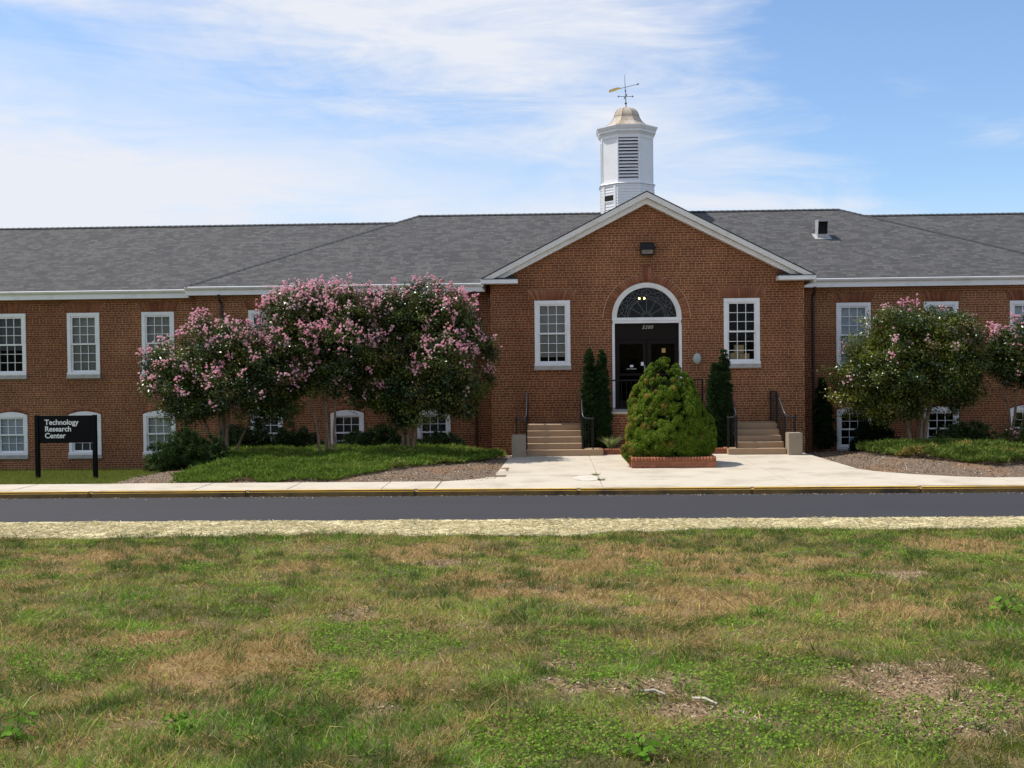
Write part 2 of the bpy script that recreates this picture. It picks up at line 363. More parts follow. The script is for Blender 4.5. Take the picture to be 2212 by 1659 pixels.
def asphalt():
    m = plain('asphalt', (.027, .0255, .029), .85, .10, .8, bump=.3, bscale=160)
    t = m.node_tree; p = t.nodes['Principled BSDF']
    tcn = N(t, 'ShaderNodeTexCoord'); mp = N(t, 'ShaderNodeMapping'); mp.inputs['Scale'].default_value = (.12, 2.2, 1); L(t, tcn.outputs['Object'], mp.inputs[0])
    n = N(t, 'ShaderNodeTexNoise'); n.inputs['Scale'].default_value = 1; n.inputs['Detail'].default_value = 5; L(t, mp.outputs[0], n.inputs['Vector'])
    rr = N(t, 'ShaderNodeMapRange'); rr.inputs['To Min'].default_value = .78; rr.inputs['To Max'].default_value = 1.2; L(t, n.outputs[0], rr.inputs['Value'])
    sp = N(t, 'ShaderNodeTexNoise'); sp.inputs['Scale'].default_value = 90; sp.inputs['Detail'].default_value = 2; L(t, tcn.outputs['Object'], sp.inputs['Vector'])
    r3 = N(t, 'ShaderNodeMapRange'); r3.inputs['To Min'].default_value = .6; r3.inputs['To Max'].default_value = 1.4; L(t, sp.outputs[0], r3.inputs['Value'])
    src = p.inputs['Base Color'].links[0].from_socket
    sc = N(t, 'ShaderNodeVectorMath', operation='SCALE'); L(t, src, sc.inputs[0]); L(t, mth(t, 'MULTIPLY', rr.outputs[0], r3.outputs[0]), sc.inputs['Scale'])
    L(t, sc.outputs[0], p.inputs['Base Color']); return m
M_asph = asphalt()
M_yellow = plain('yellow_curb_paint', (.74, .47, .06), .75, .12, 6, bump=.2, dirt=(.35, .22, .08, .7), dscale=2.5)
M_yellowface = plain('dark_curb_face', (.19, .115, .035), .85, .35, 5, dirt=(.05, .035, .022, .95), dscale=1.1)
def attrmat(name, rough=.95, nscale=30, lo=.75, hi=1.25, bump=.6):
    """ground whose soil/grass colour is stored per vertex, broken up by noise"""
    m, t, p = mat(name); a = N(t, 'ShaderNodeVertexColor'); a.layer_name = 'Col'
    tcn = N(t, 'ShaderNodeTexCoord'); n = N(t, 'ShaderNodeTexNoise'); n.inputs['Scale'].default_value = nscale; n.inputs['Detail'].default_value = 6
    L(t, tcn.outputs['Object'], n.inputs['Vector']); rr = N(t, 'ShaderNodeMapRange'); rr.inputs['From Min'].default_value = .25; rr.inputs['From Max'].default_value = .75
    rr.inputs['To Min'].default_value = lo; rr.inputs['To Max'].default_value = hi; L(t, n.outputs[0], rr.inputs['Value'])
    sc = N(t, 'ShaderNodeVectorMath', operation='SCALE'); L(t, a.outputs[0], sc.inputs[0]); L(t, rr.outputs[0], sc.inputs['Scale'])
    L(t, sc.outputs[0], p.inputs['Base Color']); p.inputs['Roughness'].default_value = rough; p.inputs['Specular IOR Level'].default_value = .15
    bn = N(t, 'ShaderNodeBump'); bn.inputs['Strength'].default_value = bump; bn.inputs['Distance'].default_value = .03; L(t, n.outputs[0], bn.inputs['Height']); L(t, bn.outputs[0], p.inputs['Normal'])
    return m
M_soil = attrmat('soil')
M_meadow = plain('far_grass', (.09, .10, .035), .95, .3, .6)

# ------------------------------------------------------------------ ground, road, pavement
def sheet(name, xs, ys, zf, cf, m):
    gx, gy = np.meshgrid(xs, ys); V = np.stack([gx.ravel(), gy.ravel(), zf(gx, gy).ravel()], 1)
    nx, ny = len(xs), len(ys); i = (np.arange(ny-1)[:, None]*nx+np.arange(nx-1)[None]).ravel()
    F = np.stack([i, i+1, i+nx+1, i+nx], 1)
    C = cf(gx.ravel(), gy.ravel()) if cf else None
    o = link(name, np_mesh(name, V, F, C, smooth=True), m); tag(o, kind='structure'); return o
def axis(a, b, fa, fb, st, far=6):
    return np.unique(np.concatenate([np.linspace(a, fa, far), np.arange(fa, fb, st), np.linspace(fb, b, far)]))
tag(MB().poly([(-900, -900, -1.6), (900, -900, -1.6), (900, 900, -1.6), (-900, 900, -1.6)]).build('ground', M_meadow), kind='structure')

YC, YR = -9.50, -13.34            # far curb line, near edge of the road
def lawn_z(x, y):
    d = -13.49-np.asarray(y, float)
    return -.03+.046*d*sst(d, 0, 1.5)+(fbm(x, y, 2.2, 5)-.5)*.10*sst(d, .6, 3)+(fbm(x, y, .42, 8, 3)-.5)*.075*sst(d, .6, 3)
# patches on the lawn: (x, y, rx, ry, kind, strength)
def px2lawn(px, py):
    xi, yi = px-1106, 829.5-py; c_, s_ = math.cos(ROLL), math.sin(ROLL)
    d = fw+rt*((c_*xi+s_*yi)/2300)+up*((-s_*xi+c_*yi)/2300)
    t = 5.0
    for _ in range(40):
        p = CAM+d*t; t += (p.z-float(lawn_z(p.x, p.y)))*1.5/max(.1, -d.z)*.5
    return CAM+d*t
def patch(px, py, wx, wy):
    a = px2lawn(px, py); b_ = px2lawn(px+wx, py); c1 = px2lawn(px, py-wy); c2 = px2lawn(px, py+wy)
    return a.x, a.y, abs(b_.x-a.x), abs(c1.y-c2.y)/2
DRY = [patch(*a) for a in ((480, 1430, 200, 50), (350, 1400, 180, 25), (1430, 1220, 340, 32), (1300, 1200, 160, 30), (60, 1250, 110, 18), (1750, 1210, 200, 22), (1560, 1300, 260, 30),
       (260, 1200, 200, 18), (640, 1235, 100, 16), (900, 1190, 120, 18), (1900, 1320, 150, 25), (780, 1505, 130, 26), (1050, 1560, 120, 26), (1150, 1285, 150, 20), (1020, 1250, 110, 20), (2060, 1180, 130, 14))]
SOIL = [patch(a[0], a[1], a[2]*1.25, a[3]*1.35) for a in ((1330, 1475, 150, 20), (1200, 1440, 70, 12), (1510, 1535, 120, 14), (2010, 1460, 130, 26), (2110, 1520, 130, 40), (1960, 1570, 90, 22), (1900, 1480, 60, 14), (610, 1245, 45, 7), (950, 1222, 45, 5), (1960, 1240, 60, 6))]
CLOV = [patch(*a) for a in ((820, 1395, 120, 32), (1720, 1560, 170, 45), (1560, 1480, 110, 28), (760, 1370, 70, 18), (60, 1460, 60, 22), (1180, 1600, 170, 40), (560, 1330, 80, 14), (1600, 1610, 200, 30), (1290, 1420, 110, 18), (2000, 1640, 180, 20), (1700, 1450, 130, 18))]
def pm(lst, x, y, jit):
    t = np.zeros_like(x)
    for (a, b_, rx, ry) in lst:
        d = np.sqrt(((x-a)/rx)**2+((y-b_)/ry)**2)+jit; t = np.maximum(t, 1-sst(d, .55, 1.25))
    return t
def lawn_masks(x, y):
    j = (fbm(x, y, .45, 3)-.5)*2.3; n = fbm(x, y, 1.1, 21); n2_ = fbm(x, y, .32, 33)
    far = sst(-y, 15, 24)
    dry = np.clip(np.maximum(pm(DRY, x, y, j)*1.25, sst(n*.6+n2_*.4+(1-far)*.05, .50, .70)*.6), 0, 1.25)
    soil = np.maximum(pm(SOIL, x, y, j), sst(fbm(x, y, .6, 51)+fbm(x, y, 3.1, 58)*.25, .79, .86)*.6)
    clo = np.maximum(pm(CLOV, x, y, j), sst(fbm(x, y, .8, 71), .58, .70)*.7)
    return dry*(1-clo*.85), soil, clo
def lawn_c(x, y):
    dry, soil, clo = lawn_masks(x, y); e = lambda *c_: np.array(c_)[None]
    g = e(.10, .088, .036)*(1-dry[:, None])+e(.22, .15, .07)*dry[:, None]  # dark base colour, so gaps between the blades read as shadow
    g = g*(1-soil[:, None])+e(.215, .148, .085)*soil[:, None]; return g
lawn = sheet('lawn', axis(-150, 150, -12, 8, .08), axis(-150, -13.49, -28.5, -13.49, .07), lawn_z, lawn_c, M_soil)

tag(MB().box(-150, 150, YR, YC-.01, -.30, -.12).build('road', M_asph), kind='structure')
tag(MB().box(-150, 150, -13.49, YR, -.30, -.035).build('near_curb', M_curb, bevel=.012), kind='structure')
# far curb: painted top (sheet) and darker brown face, in lengths with small joints
mb = MB(); rr_ = random.Random(3); xx = -60.0
for k in range(30):
    L_ = 3.05+rr_.uniform(-.1, .1)*3; x1 = xx+L_
    dy = rr_.uniform(-.012, .012); dz = rr_.uniform(-.006, .006)
    mb.cur = 0; mb.box(xx+.006, x1-.006, YC+dy, YC+.16, -.30, -.002+dz); xx = x1
cb_ = mb.mesh('curb', bevel=.034)
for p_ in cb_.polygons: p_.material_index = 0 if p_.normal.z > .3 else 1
tag(link('curb', cb_, [M_yellow, M_yellowface]), kind='structure')

# pavement: sidewalk and entrance apron as slabs with open joints
def paving(name, polys, m=M_conc):
    mb = MB()
    for pts in polys: mb.prism([(x, y, -.25) for x, y in pts], (0, 0, .25+pts_z(pts)))
    return tag(mb.build(name, m, bevel=.008), kind='structure')
def pts_z(p): return .0+(hash(round(p[0][0]*10)) % 5-2)*.0012
Y0 = YC+.165; YB = -8.03; slabs = []
xx = -60.0
while xx < -5.2:
    x1 = min(xx+1.86, -5.0); slabs.append([(xx+.004, Y0), (x1-.004, Y0), (x1-.004, YB), (xx+.004, YB)]); xx = x1
xx = 6.3; 
while xx < 60:
    x1 = xx+1.86; slabs.append([(xx+.004, Y0), (x1-.004, Y0), (x1-.004, YB+.05), (xx+.004, YB+.05)]); xx = x1
paving('sidewalk', slabs)
J1, J2, ygap = -1.72, 2.05, -7.0
apron = [
 [(-4.99, Y0), (J1-.004, Y0), (J1-.004, ygap-.005), (-3.98, ygap-.005), (-4.25, -7.55), (-4.99, YB)],
 [(-3.97, ygap+.005), (J1-.004, ygap+.005), (J1-.004, -1.7), (-3.78, -1.7)],
 [(J1+.004, Y0), (J2-.004, Y0), (J2-.004, -5.0), (J1+.004, -5.0)],
 [(J1+.004, -4.99), (J2-.004, -4.99), (J2-.004, -1.7), (J1+.004, -1.7)],
 [(J2+.004, Y0), (6.296, Y0), (6.296, YB+.06), (5.6, -7.72), (4.9, -7.2), (4.35, -6.55), (4.14, -6.0), (J2+.004, -6.0)],
 [(J2+.004, -5.99), (4.13, -5.99), (4.05, -4.0), (3.95, -1.7), (J2+.004, -1.7)]]
paving('walkway', apron)

# garden ground behind the pavement
def gard_z(x, y):
    x = np.asarray(x, float); y = np.asarray(y, float); t = np.clip((y+8.03)/9.8, 0, 1)
    lm = sst(x, -12.9, -11.2); base = (-.66*(1-lm)-.22*lm)*t
    mound = lm*(1-.45*sst(x, -6.2, -3.8))*.18*np.sin(np.pi*np.clip(t, 0, 1))**.9
    left = base+mound
    right = -.24*t+.22*np.sin(np.pi*t)*sst(x, 3.9, 6.5)
    z = np.where(x < 0, left, right)-.02
    return z+(fbm(x, y, .7, 9)-.5)*.05*sst(t, 0, .15)
def is_grass(x, y): return 1-sst(x+(fbm(x, y, .8, 14)-.5)*1.2-(y+8)*.08, -12.4, -11.9)
def gard_c(x, y):
    g = is_grass(x, y)[:, None]; n = fbm(x, y, .35, 19)[:, None]
    mul = np.array([[.175, .130, .092]])*(.75+.5*n); rust = np.array([[.24, .135, .07]]); k = sst(fbm(x, y, 1.0, 24), .55, .72)[:, None]*.6
    mul = mul*(1-k)+rust*k
    return mul*(1-g)+np.array([[.12, .15, .03]])*g
def gard_sheet(name, xs, ys):
    o = sheet(name, xs, ys, gard_z, gard_c, M_soil); return o
gard_sheet('side_ground', axis(-150, -5.0, -21, -5.0, .12), np.arange(-8.03, 2.2, .12))
# wedge of bed between the last sidewalk slab and the walkway
gard_sheet('bed_ground', np.arange(-5.0, -3.6, .1), np.arange(-8.0, 1.75, .1))
gard_sheet('right_bed_ground', axis(3.75, 150, 3.75, 13, .12), np.arange(-8.0, 1.75, .12))

# ------------------------------------------------------------------ the building
B = empty('brick_building'); tag(B, 'long red brick building with white trim, grey shingle roofs and a gabled entrance pavilion', 'building')
YL, YM = 1.95, 1.65              # wall planes: left wing, middle block
PW, ZE, ZA = 4.38, 4.66, 7.12    # pavilion half width, eave, gable apex
def wall(name, x0, x1, z0, z1, y, openings, depth=.20, top=None):
    """brick skin facing -y with real openings (x0,x1,z0,z1,rise) and reveals; top(x) overrides z1"""
    mb = MB(); xs = {x0, x1, *([0.0] if top else [])}
    for o in openings:
        n = 16 if o[4] else 1
        for k in range(n+1): xs.add(round(o[0]+(o[1]-o[0])*k/n, 5))
    xs = sorted(xs); tp = top or (lambda x: z1)
    def arch(o, x):
        if not o[4]: return o[3]
        h = (o[1]-o[0])/2; c_ = (o[0]+o[1])/2
        if o[4] >= h-1e-6: return o[3]+math.sqrt(max(0, h*h-(x-c_)**2))
        r = (h*h+o[4]**2)/(2*o[4]); return o[3]+o[4]-r+math.sqrt(max(0, r*r-(x-c_)**2))
    def q(a, b_, za, zb, zc, zd):                     # bottom a,b  top a,b
        if max(zc-za, zd-zb) > 1e-4: mb.poly([(a, y, za), (b_, y, zb), (b_, y, zd), (a, y, zc)])
    for a, b_ in zip(xs, xs[1:]):
        m_ = (a+b_)/2; os_ = sorted([o for o in openings if o[0] < m_ < o[1]], key=lambda o: o[2])
        za = zb = z0
        for o in os_:
            q(a, b_, za, zb, o[2], o[2])
            ta, tb = arch(o, a), arch(o, b_); za, zb = ta, tb
            mb.poly([(a, y, ta), (b_, y, tb), (b_, y+depth, tb), (a, y+depth, ta)])
            mb.poly([(a, y, o[2]), (b_, y, o[2]), (b_, y+depth, o[2]), (a, y+depth, o[2])])
        q(a, b_, za, zb, tp(a), tp(b_))
    for o in openings:
        for xo in (o[0], o[1]): mb.poly([(xo, y, o[2]), (xo, y, o[3]), (xo, y+depth, o[3]), (xo, y+depth, o[2])])
    return mb.build(name, M_brick, B)
UP_H, LO_H = 1.88, 1.22
W_UP = dict(w=1.02); 
left_up = [-19.18, -16.90, -14.60]; mid_up = [-11.24, -8.80, -6.2]; right_up = [6.20, 8.74, 11.22]
zU_l, zU_m, zU_p = 2.24, 2.24, 2.36
zL_l, zL_m = -.20, -.18
op = lambda c_, z, h, rise=0, w=1.0: (c_-w/2, c_+w/2, z, z+h, rise)
extra_l = [-21.5, -23.8, -26.1]; extra_r = [15.9, 18.2]
wall('wall', -45, -13.32, -1.4, 4.75, YL, [op(c_, zU_l, UP_H) for c_ in left_up+extra_l]+[op(c_, zL_l, LO_H, .10) for c_ in left_up+extra_l])
wall('wall', -13.32, -PW, -1.4, 4.75, YM, [op(c_, zU_m, UP_H) for c_ in mid_up]+[op(c_, zL_m, LO_H-.04, .10) for c_ in mid_up])
wall('wall', PW, 13.32, -1.4, 4.75, YM, [op(c_, zU_m, UP_H) for c_ in right_up]+[op(c_, zL_m, LO_H-.08, .10) for c_ in right_up])
wall('wall', 13.32, 45, -1.4, 4.75, YL, [op(c_, zU_m, UP_H) for c_ in extra_r])
gs = (ZA-.02-ZE)/4.55
wall('gable_wall', -PW, PW, -.6, 5, 0, [op(-2.645, zU_p, 1.835), op(2.645, zU_p, 1.835), (-.975, .975, 1.10, 3.69, .975)], top=lambda x: ZA-.05-abs(x)*gs)
mb = MB()
for sx_ in (-PW, PW): mb.poly([(sx_, 0, -.6), (sx_, YM, -.6), (sx_, YM, ZE+.05), (sx_, 0, ZE+.05)])
for sx_ in (-13.32, 13.32): mb.poly([(sx_, YM, -1.4), (sx_, YL, -1.4), (sx_, YL, 4.75), (sx_, YM, 4.75)])
mb.poly([(-45, 12.3, -1.4), (45, 12.3, -1.4), (45, 12.3, 4.75), (-45, 12.3, 4.75)])
for sx_ in (-45, 45): mb.poly([(sx_, YL, -1.4), (sx_, 12.3, -1.4), (sx_, 12.3, 4.75), (sx_, 7.06, 7.3), (sx_, YL, 4.75)])
mb.build('return_wall', M_brick, B)

# roofs -----------------------------------------------------------------
YE, ZEV, YRG, ZRG = 1.33, 4.83, 7.06, 7.63
XR, XC = 7.22, 13.55                 # ridge end, hip corner
ZEW, ZRW, YEW = 4.78, 7.40, 1.63
YBK = 2*YRG-YE
mb = MB()
V_ = Vector
yv = YE+(ZA+.05-ZEV)/((ZRG-ZEV)/(YRG-YE))           # where the gable ridge dies into the main slope
mb.poly([(-XC, YE, ZEV), (XC, YE, ZEV), (XR, YRG, ZRG), (-XR, YRG, ZRG)])
mb.poly([(XC, YBK, ZEV), (-XC, YBK, ZEV), (-XR, YRG, ZRG), (XR, YRG, ZRG)])
for s_ in (-1, 1): mb.poly([(s_*XC, YE, ZEV), (s_*XC, YBK, ZEV), (s_*XR, YRG, ZRG)])
roof = mb.build('roof', M_shingle, B)
hs = (ZRG-ZEV)/(XC-XR)
for s_ in (-1, 1):                   # wing roofs die into the hip ends
    xr_ = s_*(XC-(ZRW-ZEV)/hs); xe = s_*(XC-(ZEW+.05-ZEV)/hs)
    mb = MB()
    mb.poly([(s_*46, YEW, ZEW), (xe, YEW, ZEW), (xr_, YRG, ZRW), (s_*46, YRG, ZRW)])
    mb.poly([(s_*46, 2*YRG-YEW, ZEW), (xe, 2*YRG-YEW, ZEW), (xr_, YRG, ZRW), (s_*46, YRG, ZRW)])
    mb.build('roof', M_shingle, B)
GX, YG = 4.60, -.34
zg = lambda x: ZA+.05-abs(x)*(ZA+.05-4.815)/GX
mb = MB()
for s_ in (-1, 1):
    mb.poly([(0, YG, zg(0)), (s_*GX, YG, zg(GX)), (s_*GX, YE-.03, zg(GX)), (0, yv, zg(0))])
mb.build('gable_roof', M_shingle, B)
# dark shingle edge along the rake
mb = MB()
for s_ in (-1, 1): mb.prism([(0, YG-.012, zg(0)+.012), (s_*(GX+.02), YG-.012, zg(GX)+.002), (s_*(GX+.02), YG-.012, zg(GX)-.022), (0, YG-.012, zg(0)-.014)], (0, .05, 0))
mb.build('roof_edge', M_ridge, B)
# ridge and hip caps: lapped short pieces
def caps(p, q_, w=.15):
    p, q_ = V_(p), V_(q_); d = (q_-p); n = max(2, int(d.length/.2)); mb = MB(); t = d.normalized(); sd_ = t.cross(V_((0, 0, 1))).normalized(); u = sd_.cross(t)
    for k in range(n):
        a = p+d*(k/n); b_ = p+d*((k+1.12)/n); h0, h1 = .012, .026
        mb.poly([a-sd_*w-u*(w*.42)+u*h1, b_-sd_*w-u*(w*.42)+u*h0, b_+u*h0, a+u*h1]); mb.poly([a+u*h1, b_+u*h0, b_+sd_*w-u*(w*.42)+u*h0, a+sd_*w-u*(w*.42)+u*h1])
        mb.poly([a-sd_*w-u*(w*.42)+u*h1, a+u*h1, a+sd_*w-u*(w*.42)+u*h1, a])
    return mb.build('ridge_cap', M_ridge, B)
caps((-XR, YRG, ZRG), (XR, YRG, ZRG))
for s_ in (-1, 1):
    caps((s_*XR, YRG, ZRG), (s_*XC, YE, ZEV), .10)
    caps((s_*XR*1.0+s_*.52, YRG, ZRW), (s_*30, YRG, ZRW))
# eaves: soffit, fascia, gutter
def eave(x0, x1, y, zt, depth, wally):
    e = MB().box(x0, x1, y+.055, y+.085, zt-.26, zt-.01)
    e.box(x0, x1, y+.085, wally+.01, zt-.26, zt-.235)
    f_ = e.build('fascia', M_white, B)
    g = MB(); prof = [(y+.053, zt-.012), (y-.04, zt-.012), (y-.052, zt-.03), (y-.04, zt-.065), (y-.005, zt-.10), (y+.053, zt-.115)]
    g.prism([(x0, a, b_) for a, b_ in prof], (x1-x0, 0, 0))
    return g.build('gutter', M_white, f_)
eave(-XC, -GX-.02, YE, ZEV, .3, YM); eave(GX+.02, XC, YE, ZEV, .3, YM)
eave(-46, -XC-.01, YEW, ZEW, .3, YL); eave(XC+.01, 46, YEW, ZEW, .3, YL)
# gable rake boards and cornice returns
mb = MB()
for s_ in (-1, 1):
    n_ = .155
    mb.prism([(0, YG, zg(0)-.016), (s_*GX, YG, zg(GX)-.02), (s_*GX, YG, zg(GX)-.02-n_), (0, YG, zg(0)-.016-n_*1.06)], (0, .05, 0))
rake = mb.build('rake_board', M_trim, B, bevel=.006)
mb = MB()
for s_ in (-1, 1):
    mb.prism([(0, -.20, zg(0)-.17), (s_*(GX-.10), -.20, zg(GX-.10)-.165), (s_*(GX-.36), -.20, zg(GX-.36)-.30), (0, -.20, zg(0)-.325)], (0, .21, 0))
    mb.prism([(0, YG+.05, zg(0)-.13), (s_*(GX-.02), YG+.05, zg(GX)-.13), (s_*(GX-.02), YG+.05, zg(GX)-.15), (0, YG+.05, zg(0)-.15)], (0, .16, 0))
mb.build('frieze_board', M_white, B, bevel=.005)
for s_ in (-1, 1):
    xa, xb = (GX+.03)*s_, (3.60)*s_; x0, x1 = min(xa, xb), max(xa, xb)
    m_ = MB().box(x0, x1, YG-.03, .02, 4.665, 4.785); ret = m_.build('cornice_return', M_white, B, bevel=.008)
    m_ = MB(); m_.prism([(x0+.02, YG-.045, 4.788), (x1-.02, YG-.045, 4.788), (x1-.02, -.004, 4.875), (x0+.02, -.004, 4.875)], (0, 0, .008)); m_.build('return_roof', M_ridge, ret)
    m_ = MB().box(s_*GX-.03, s_*GX+.03, YG+.03, YE-.02, 4.60, 4.785); m_.build('side_fascia', M_white, ret)

# brickwork of flat arches and of the round arch -------------------------
def brickcol(): 
    a = random.random(); v = random.uniform(.8, 1.15); return [(BR1[i]*a+BR2[i]*(1-a))*v for i in range(3)]
def bricks(name, quads, y, proud, parent, loc=(0, 0, 0)):
    V, F, C = [], [], []
    for q in quads:
        mx_ = sum(p[0] for p in q)/4; mz_ = sum(p[1] for p in q)/4; b_ = len(V)
        q2 = [(mx_+(x-mx_)*1.22, mz_+(z-mz_)*1.03) for x, z in q]
        V += [(x, y-proud*.4, z) for x, z in q2]; F.append((b_, b_+1, b_+2, b_+3)); C += [[.46, .30, .165]]*4
        b_ = len(V); c_ = [v*k_ for v, k_ in zip(brickcol(), (1.28, 1.42, 1.5))]; V += [(x, y-proud, z) for x, z in q]+[(x, y+.02, z) for x, z in q]; C += [c_]*8
        F += [(b_, b_+1, b_+2, b_+3)]+[(b_+i, b_+(i+1) % 4, b_+4+(i+1) % 4, b_+4+i) for i in range(4)]
    me = np_mesh(name, V, F, C); bm = bmesh.new(); bm.from_mesh(me); bmesh.ops.recalc_face_normals(bm, faces=bm.faces); bm.to_mesh(me); bm.free()
    return link(name, me, M_archbrick, parent, loc)
def flat_arch(w, z0, h=.285, n=17, spread=.16):
    out_ = []
    for k in range(n):
        f0, f1 = k/n+.05/n, (k+1)/n-.05/n
        out_.append([(-w/2+w*f0, z0), (-w/2+w*f1, z0), (-(w/2+spread)+(w+2*spread)*f1, z0+h), (-(w/2+spread)+(w+2*spread)*f0, z0+h)])
    return out_
def seg_arch(w, z0, rise, th=.11, n=19):
    h = w/2; r = (h*h+rise*rise)/(2*rise); zc = z0+rise-r; a0 = math.asin(h/r); out_ = []
    for k in range(n):
        a, b_ = -a0+2*a0*(k+.06)/n, -a0+2*a0*(k+.94)/n
        out_.append([(r*math.sin(a), zc+r*math.cos(a)), (r*math.sin(b_), zc+r*math.cos(b_)), ((r+th)*math.sin(b_), zc+(r+th)*math.cos(b_)), ((r+th)*math.sin(a), zc+(r+th)*math.cos(a))])
    return out_

# windows ----------------------------------------------------------------
def sash_mesh(w, z0, z1, rows, y, fr=.045, mt=.016, cols=3):
    mb = MB(); x = w/2
    mb.box(-x, -x+fr, y, y+.04, z0, z1); mb.box(x-fr, x, y, y+.04, z0, z1)
    mb.box(-x+fr, x-fr, y, y+.04, z0, z0+fr); mb.box(-x+fr, x-fr, y, y+.04, z1-fr, z1)
    gw = w-2*fr; gh = z1-z0-2*fr
    for k in range(1, cols): c_ = -x+fr+gw*k/cols; mb.box(c_-mt/2, c_+mt/2, y+.006, y+.03, z0+fr, z1-fr)
    for k in range(1, rows):
        c_ = z0+fr+gh*k/rows
        for j in range(cols):
            a = -x+fr+gw*j/cols+(mt/2 if j else 0); b_ = -x+fr+gw*(j+1)/cols-(mt/2 if j < cols-1 else 0)
            mb.box(a, b_, y+.008, y+.028, c_-mt/2, c_+mt/2)
    return mb
WM = {}
def window_meshes(kind, h, rise, w=1.0):
    if (kind, h) in WM: return WM[(kind, h)]
    cs = .105; d = {}
    f = MB(); y0 = -.025
    f.box(-w/2, -w/2+cs, y0, .10, 0, h); f.box(w/2-cs, w/2, y0, .10, 0, h)
    if rise:                                            # arched head panel
        n = 14; r = ((w/2)**2+rise**2)/(2*rise); zc = h+rise-r
        top = [(-w/2+w*k/n, zc+math.sqrt(r*r-(-w/2+w*k/n)**2)) for k in range(n+1)]
        f.prism([(x, y0-.003, z) for x, z in [(-w/2, h-.07)]+top+[(w/2, h-.07)]][::-1], (0, .11, 0))
        ht = h-.07
    else:
        f.box(-w/2+cs, w/2-cs, y0, .10, h-cs, h); ht = h-cs
    f.box(-w/2+cs, w/2-cs, y0+.002, .10, 0, .085)
    f.box(-w/2-.012, w/2+.012, y0-.03, y0-.001, .0, .075)
    d['frame'] = f.mesh('window', bevel=.004)
    iw = w-2*cs; z0 = .085; mid = z0+(ht-z0)*.5; rows = 3 if kind == 'up' else 2
    d['lower'] = sash_mesh(iw, z0, mid+.02, rows, .045).mesh('lower_sash')
    d['upper'] = sash_mesh(iw, mid-.02, ht, rows, .005).mesh('upper_sash')
    g = MB(); g.poly([(-iw/2+.02, .066, z0+.02), (iw/2-.02, .066, z0+.02), (iw/2-.02, .066, mid), (-iw/2+.02, .066, mid)]); g.poly([(-iw/2+.02, .026, mid), (iw/2-.02, .026, mid), (iw/2-.02, .026, ht-.02), (-iw/2+.02, .026, ht-.02)])
    d['glass'] = g.mesh('glass_pane')
    s_ = MB().box(-w/2-.02, w/2+.02, -.07, .06, -.115, -.002); d['sill'] = s_.mesh('sill', bevel=.005)
    d['iw'], d['z0'], d['ht'] = iw, z0, ht
    WM[(kind, h)] = d; return d
BL = {}
def blindmat(name, col, slat=False):
    if name in BL: return BL[name]
    m = plain(name, col, .8, .05, 3)
    BL[name] = m; return m
M_room = plain('room_dark', (.008, .008, .008), .95, .2, 3, spec=.0)  # near-black colour makes the interiors look unlit
def window(kind, cx_, z, wy, h, rise=0, blind=None, cover=1.0, w=1.0, sill=True):
    d = window_meshes(kind, h, rise, w)
    o = link('window', d['frame'], M_white, B, (cx_, wy, z))
    link('lower_sash', d['lower'], M_white, o); link('upper_sash', d['upper'], M_white, o); link('glass_pane', d['glass'], M_glass, o)
    if sill: link('sill', d['sill'], M_stone, o)
    if kind == 'up': bricks('flat_arch', flat_arch(w+.02, h+.004), 0, .005, o)
    else: bricks('brick_arch', seg_arch(w+.03, h+.006, rise), 0, .005, o)
    MB().box(-w/2, w/2, .45, .47, -.1, h+.12).build('dark_backing', M_room, o)  # near-black sheet stands in for the unlit room behind the glass
    if blind:
        mb = MB(); zt = d['ht']; zb = zt-(zt-d['z0'])*cover; n = int((zt-zb)/.05)
        for k in range(n): zz = zb+(zt-zb)*k/n; mb.poly([(-d['iw']/2, .115, zz), (d['iw']/2, .115, zz), (d['iw']/2, .100, zz+(zt-zb)/n*.96), (-d['iw']/2, .100, zz+(zt-zb)/n*.96)])
        mb.build('blind', blindmat(*blind), o)
    return o
GREY = ('blind_grey', (.30, .285, .26)); PALE = ('blind_pale', (.52, .56, .62)); GREEN = ('blind_greenish', (.46, .48, .44)); DIM = ('blind_dim', (.10, .10, .10))
for c_, b_, cv in zip(left_up, (DIM, GREY, GREY), (.6, 1, 1)): window('up', c_, zU_l, YL, UP_H, 0, b_, cv)
for c_, b_ in zip(left_up, (PALE, DIM, GREEN)): window('lo', c_, zL_l, YL, LO_H, .10, b_, 1)
for c_ in extra_l: window('up', c_, zU_l, YL, UP_H, 0, GREY, .8); window('lo', c_, zL_l, YL, LO_H, .10, PALE, 1)
for c_, b_ in zip(mid_up, (GREY, GREY, GREY)): window('up', c_, zU_m, YM, UP_H, 0, b_, .9)
for c_ in mid_up: window('lo', c_, zL_m, YM, LO_H-.04, .10, DIM, .9)
for c_, b_ in zip(right_up, (PALE, PALE, PALE)): window('up', c_, zU_m, YM, UP_H, 0, b_, 1)
low_r = [window('lo', c_, zL_m, YM, LO_H-.08, .10, None) for c_ in right_up]
for c_ in extra_r: window('up', c_, zU_m, YM, UP_H, 0, PALE, 1)
wl = window('up', -2.645, zU_p, 0, 1.835, 0, GREY, .90)
wr = window('up', 2.645, zU_p, 0, 1.835, 0, None)
M_tan = plain('cardboard', (.42, .30, .16), .8, .1, 6)
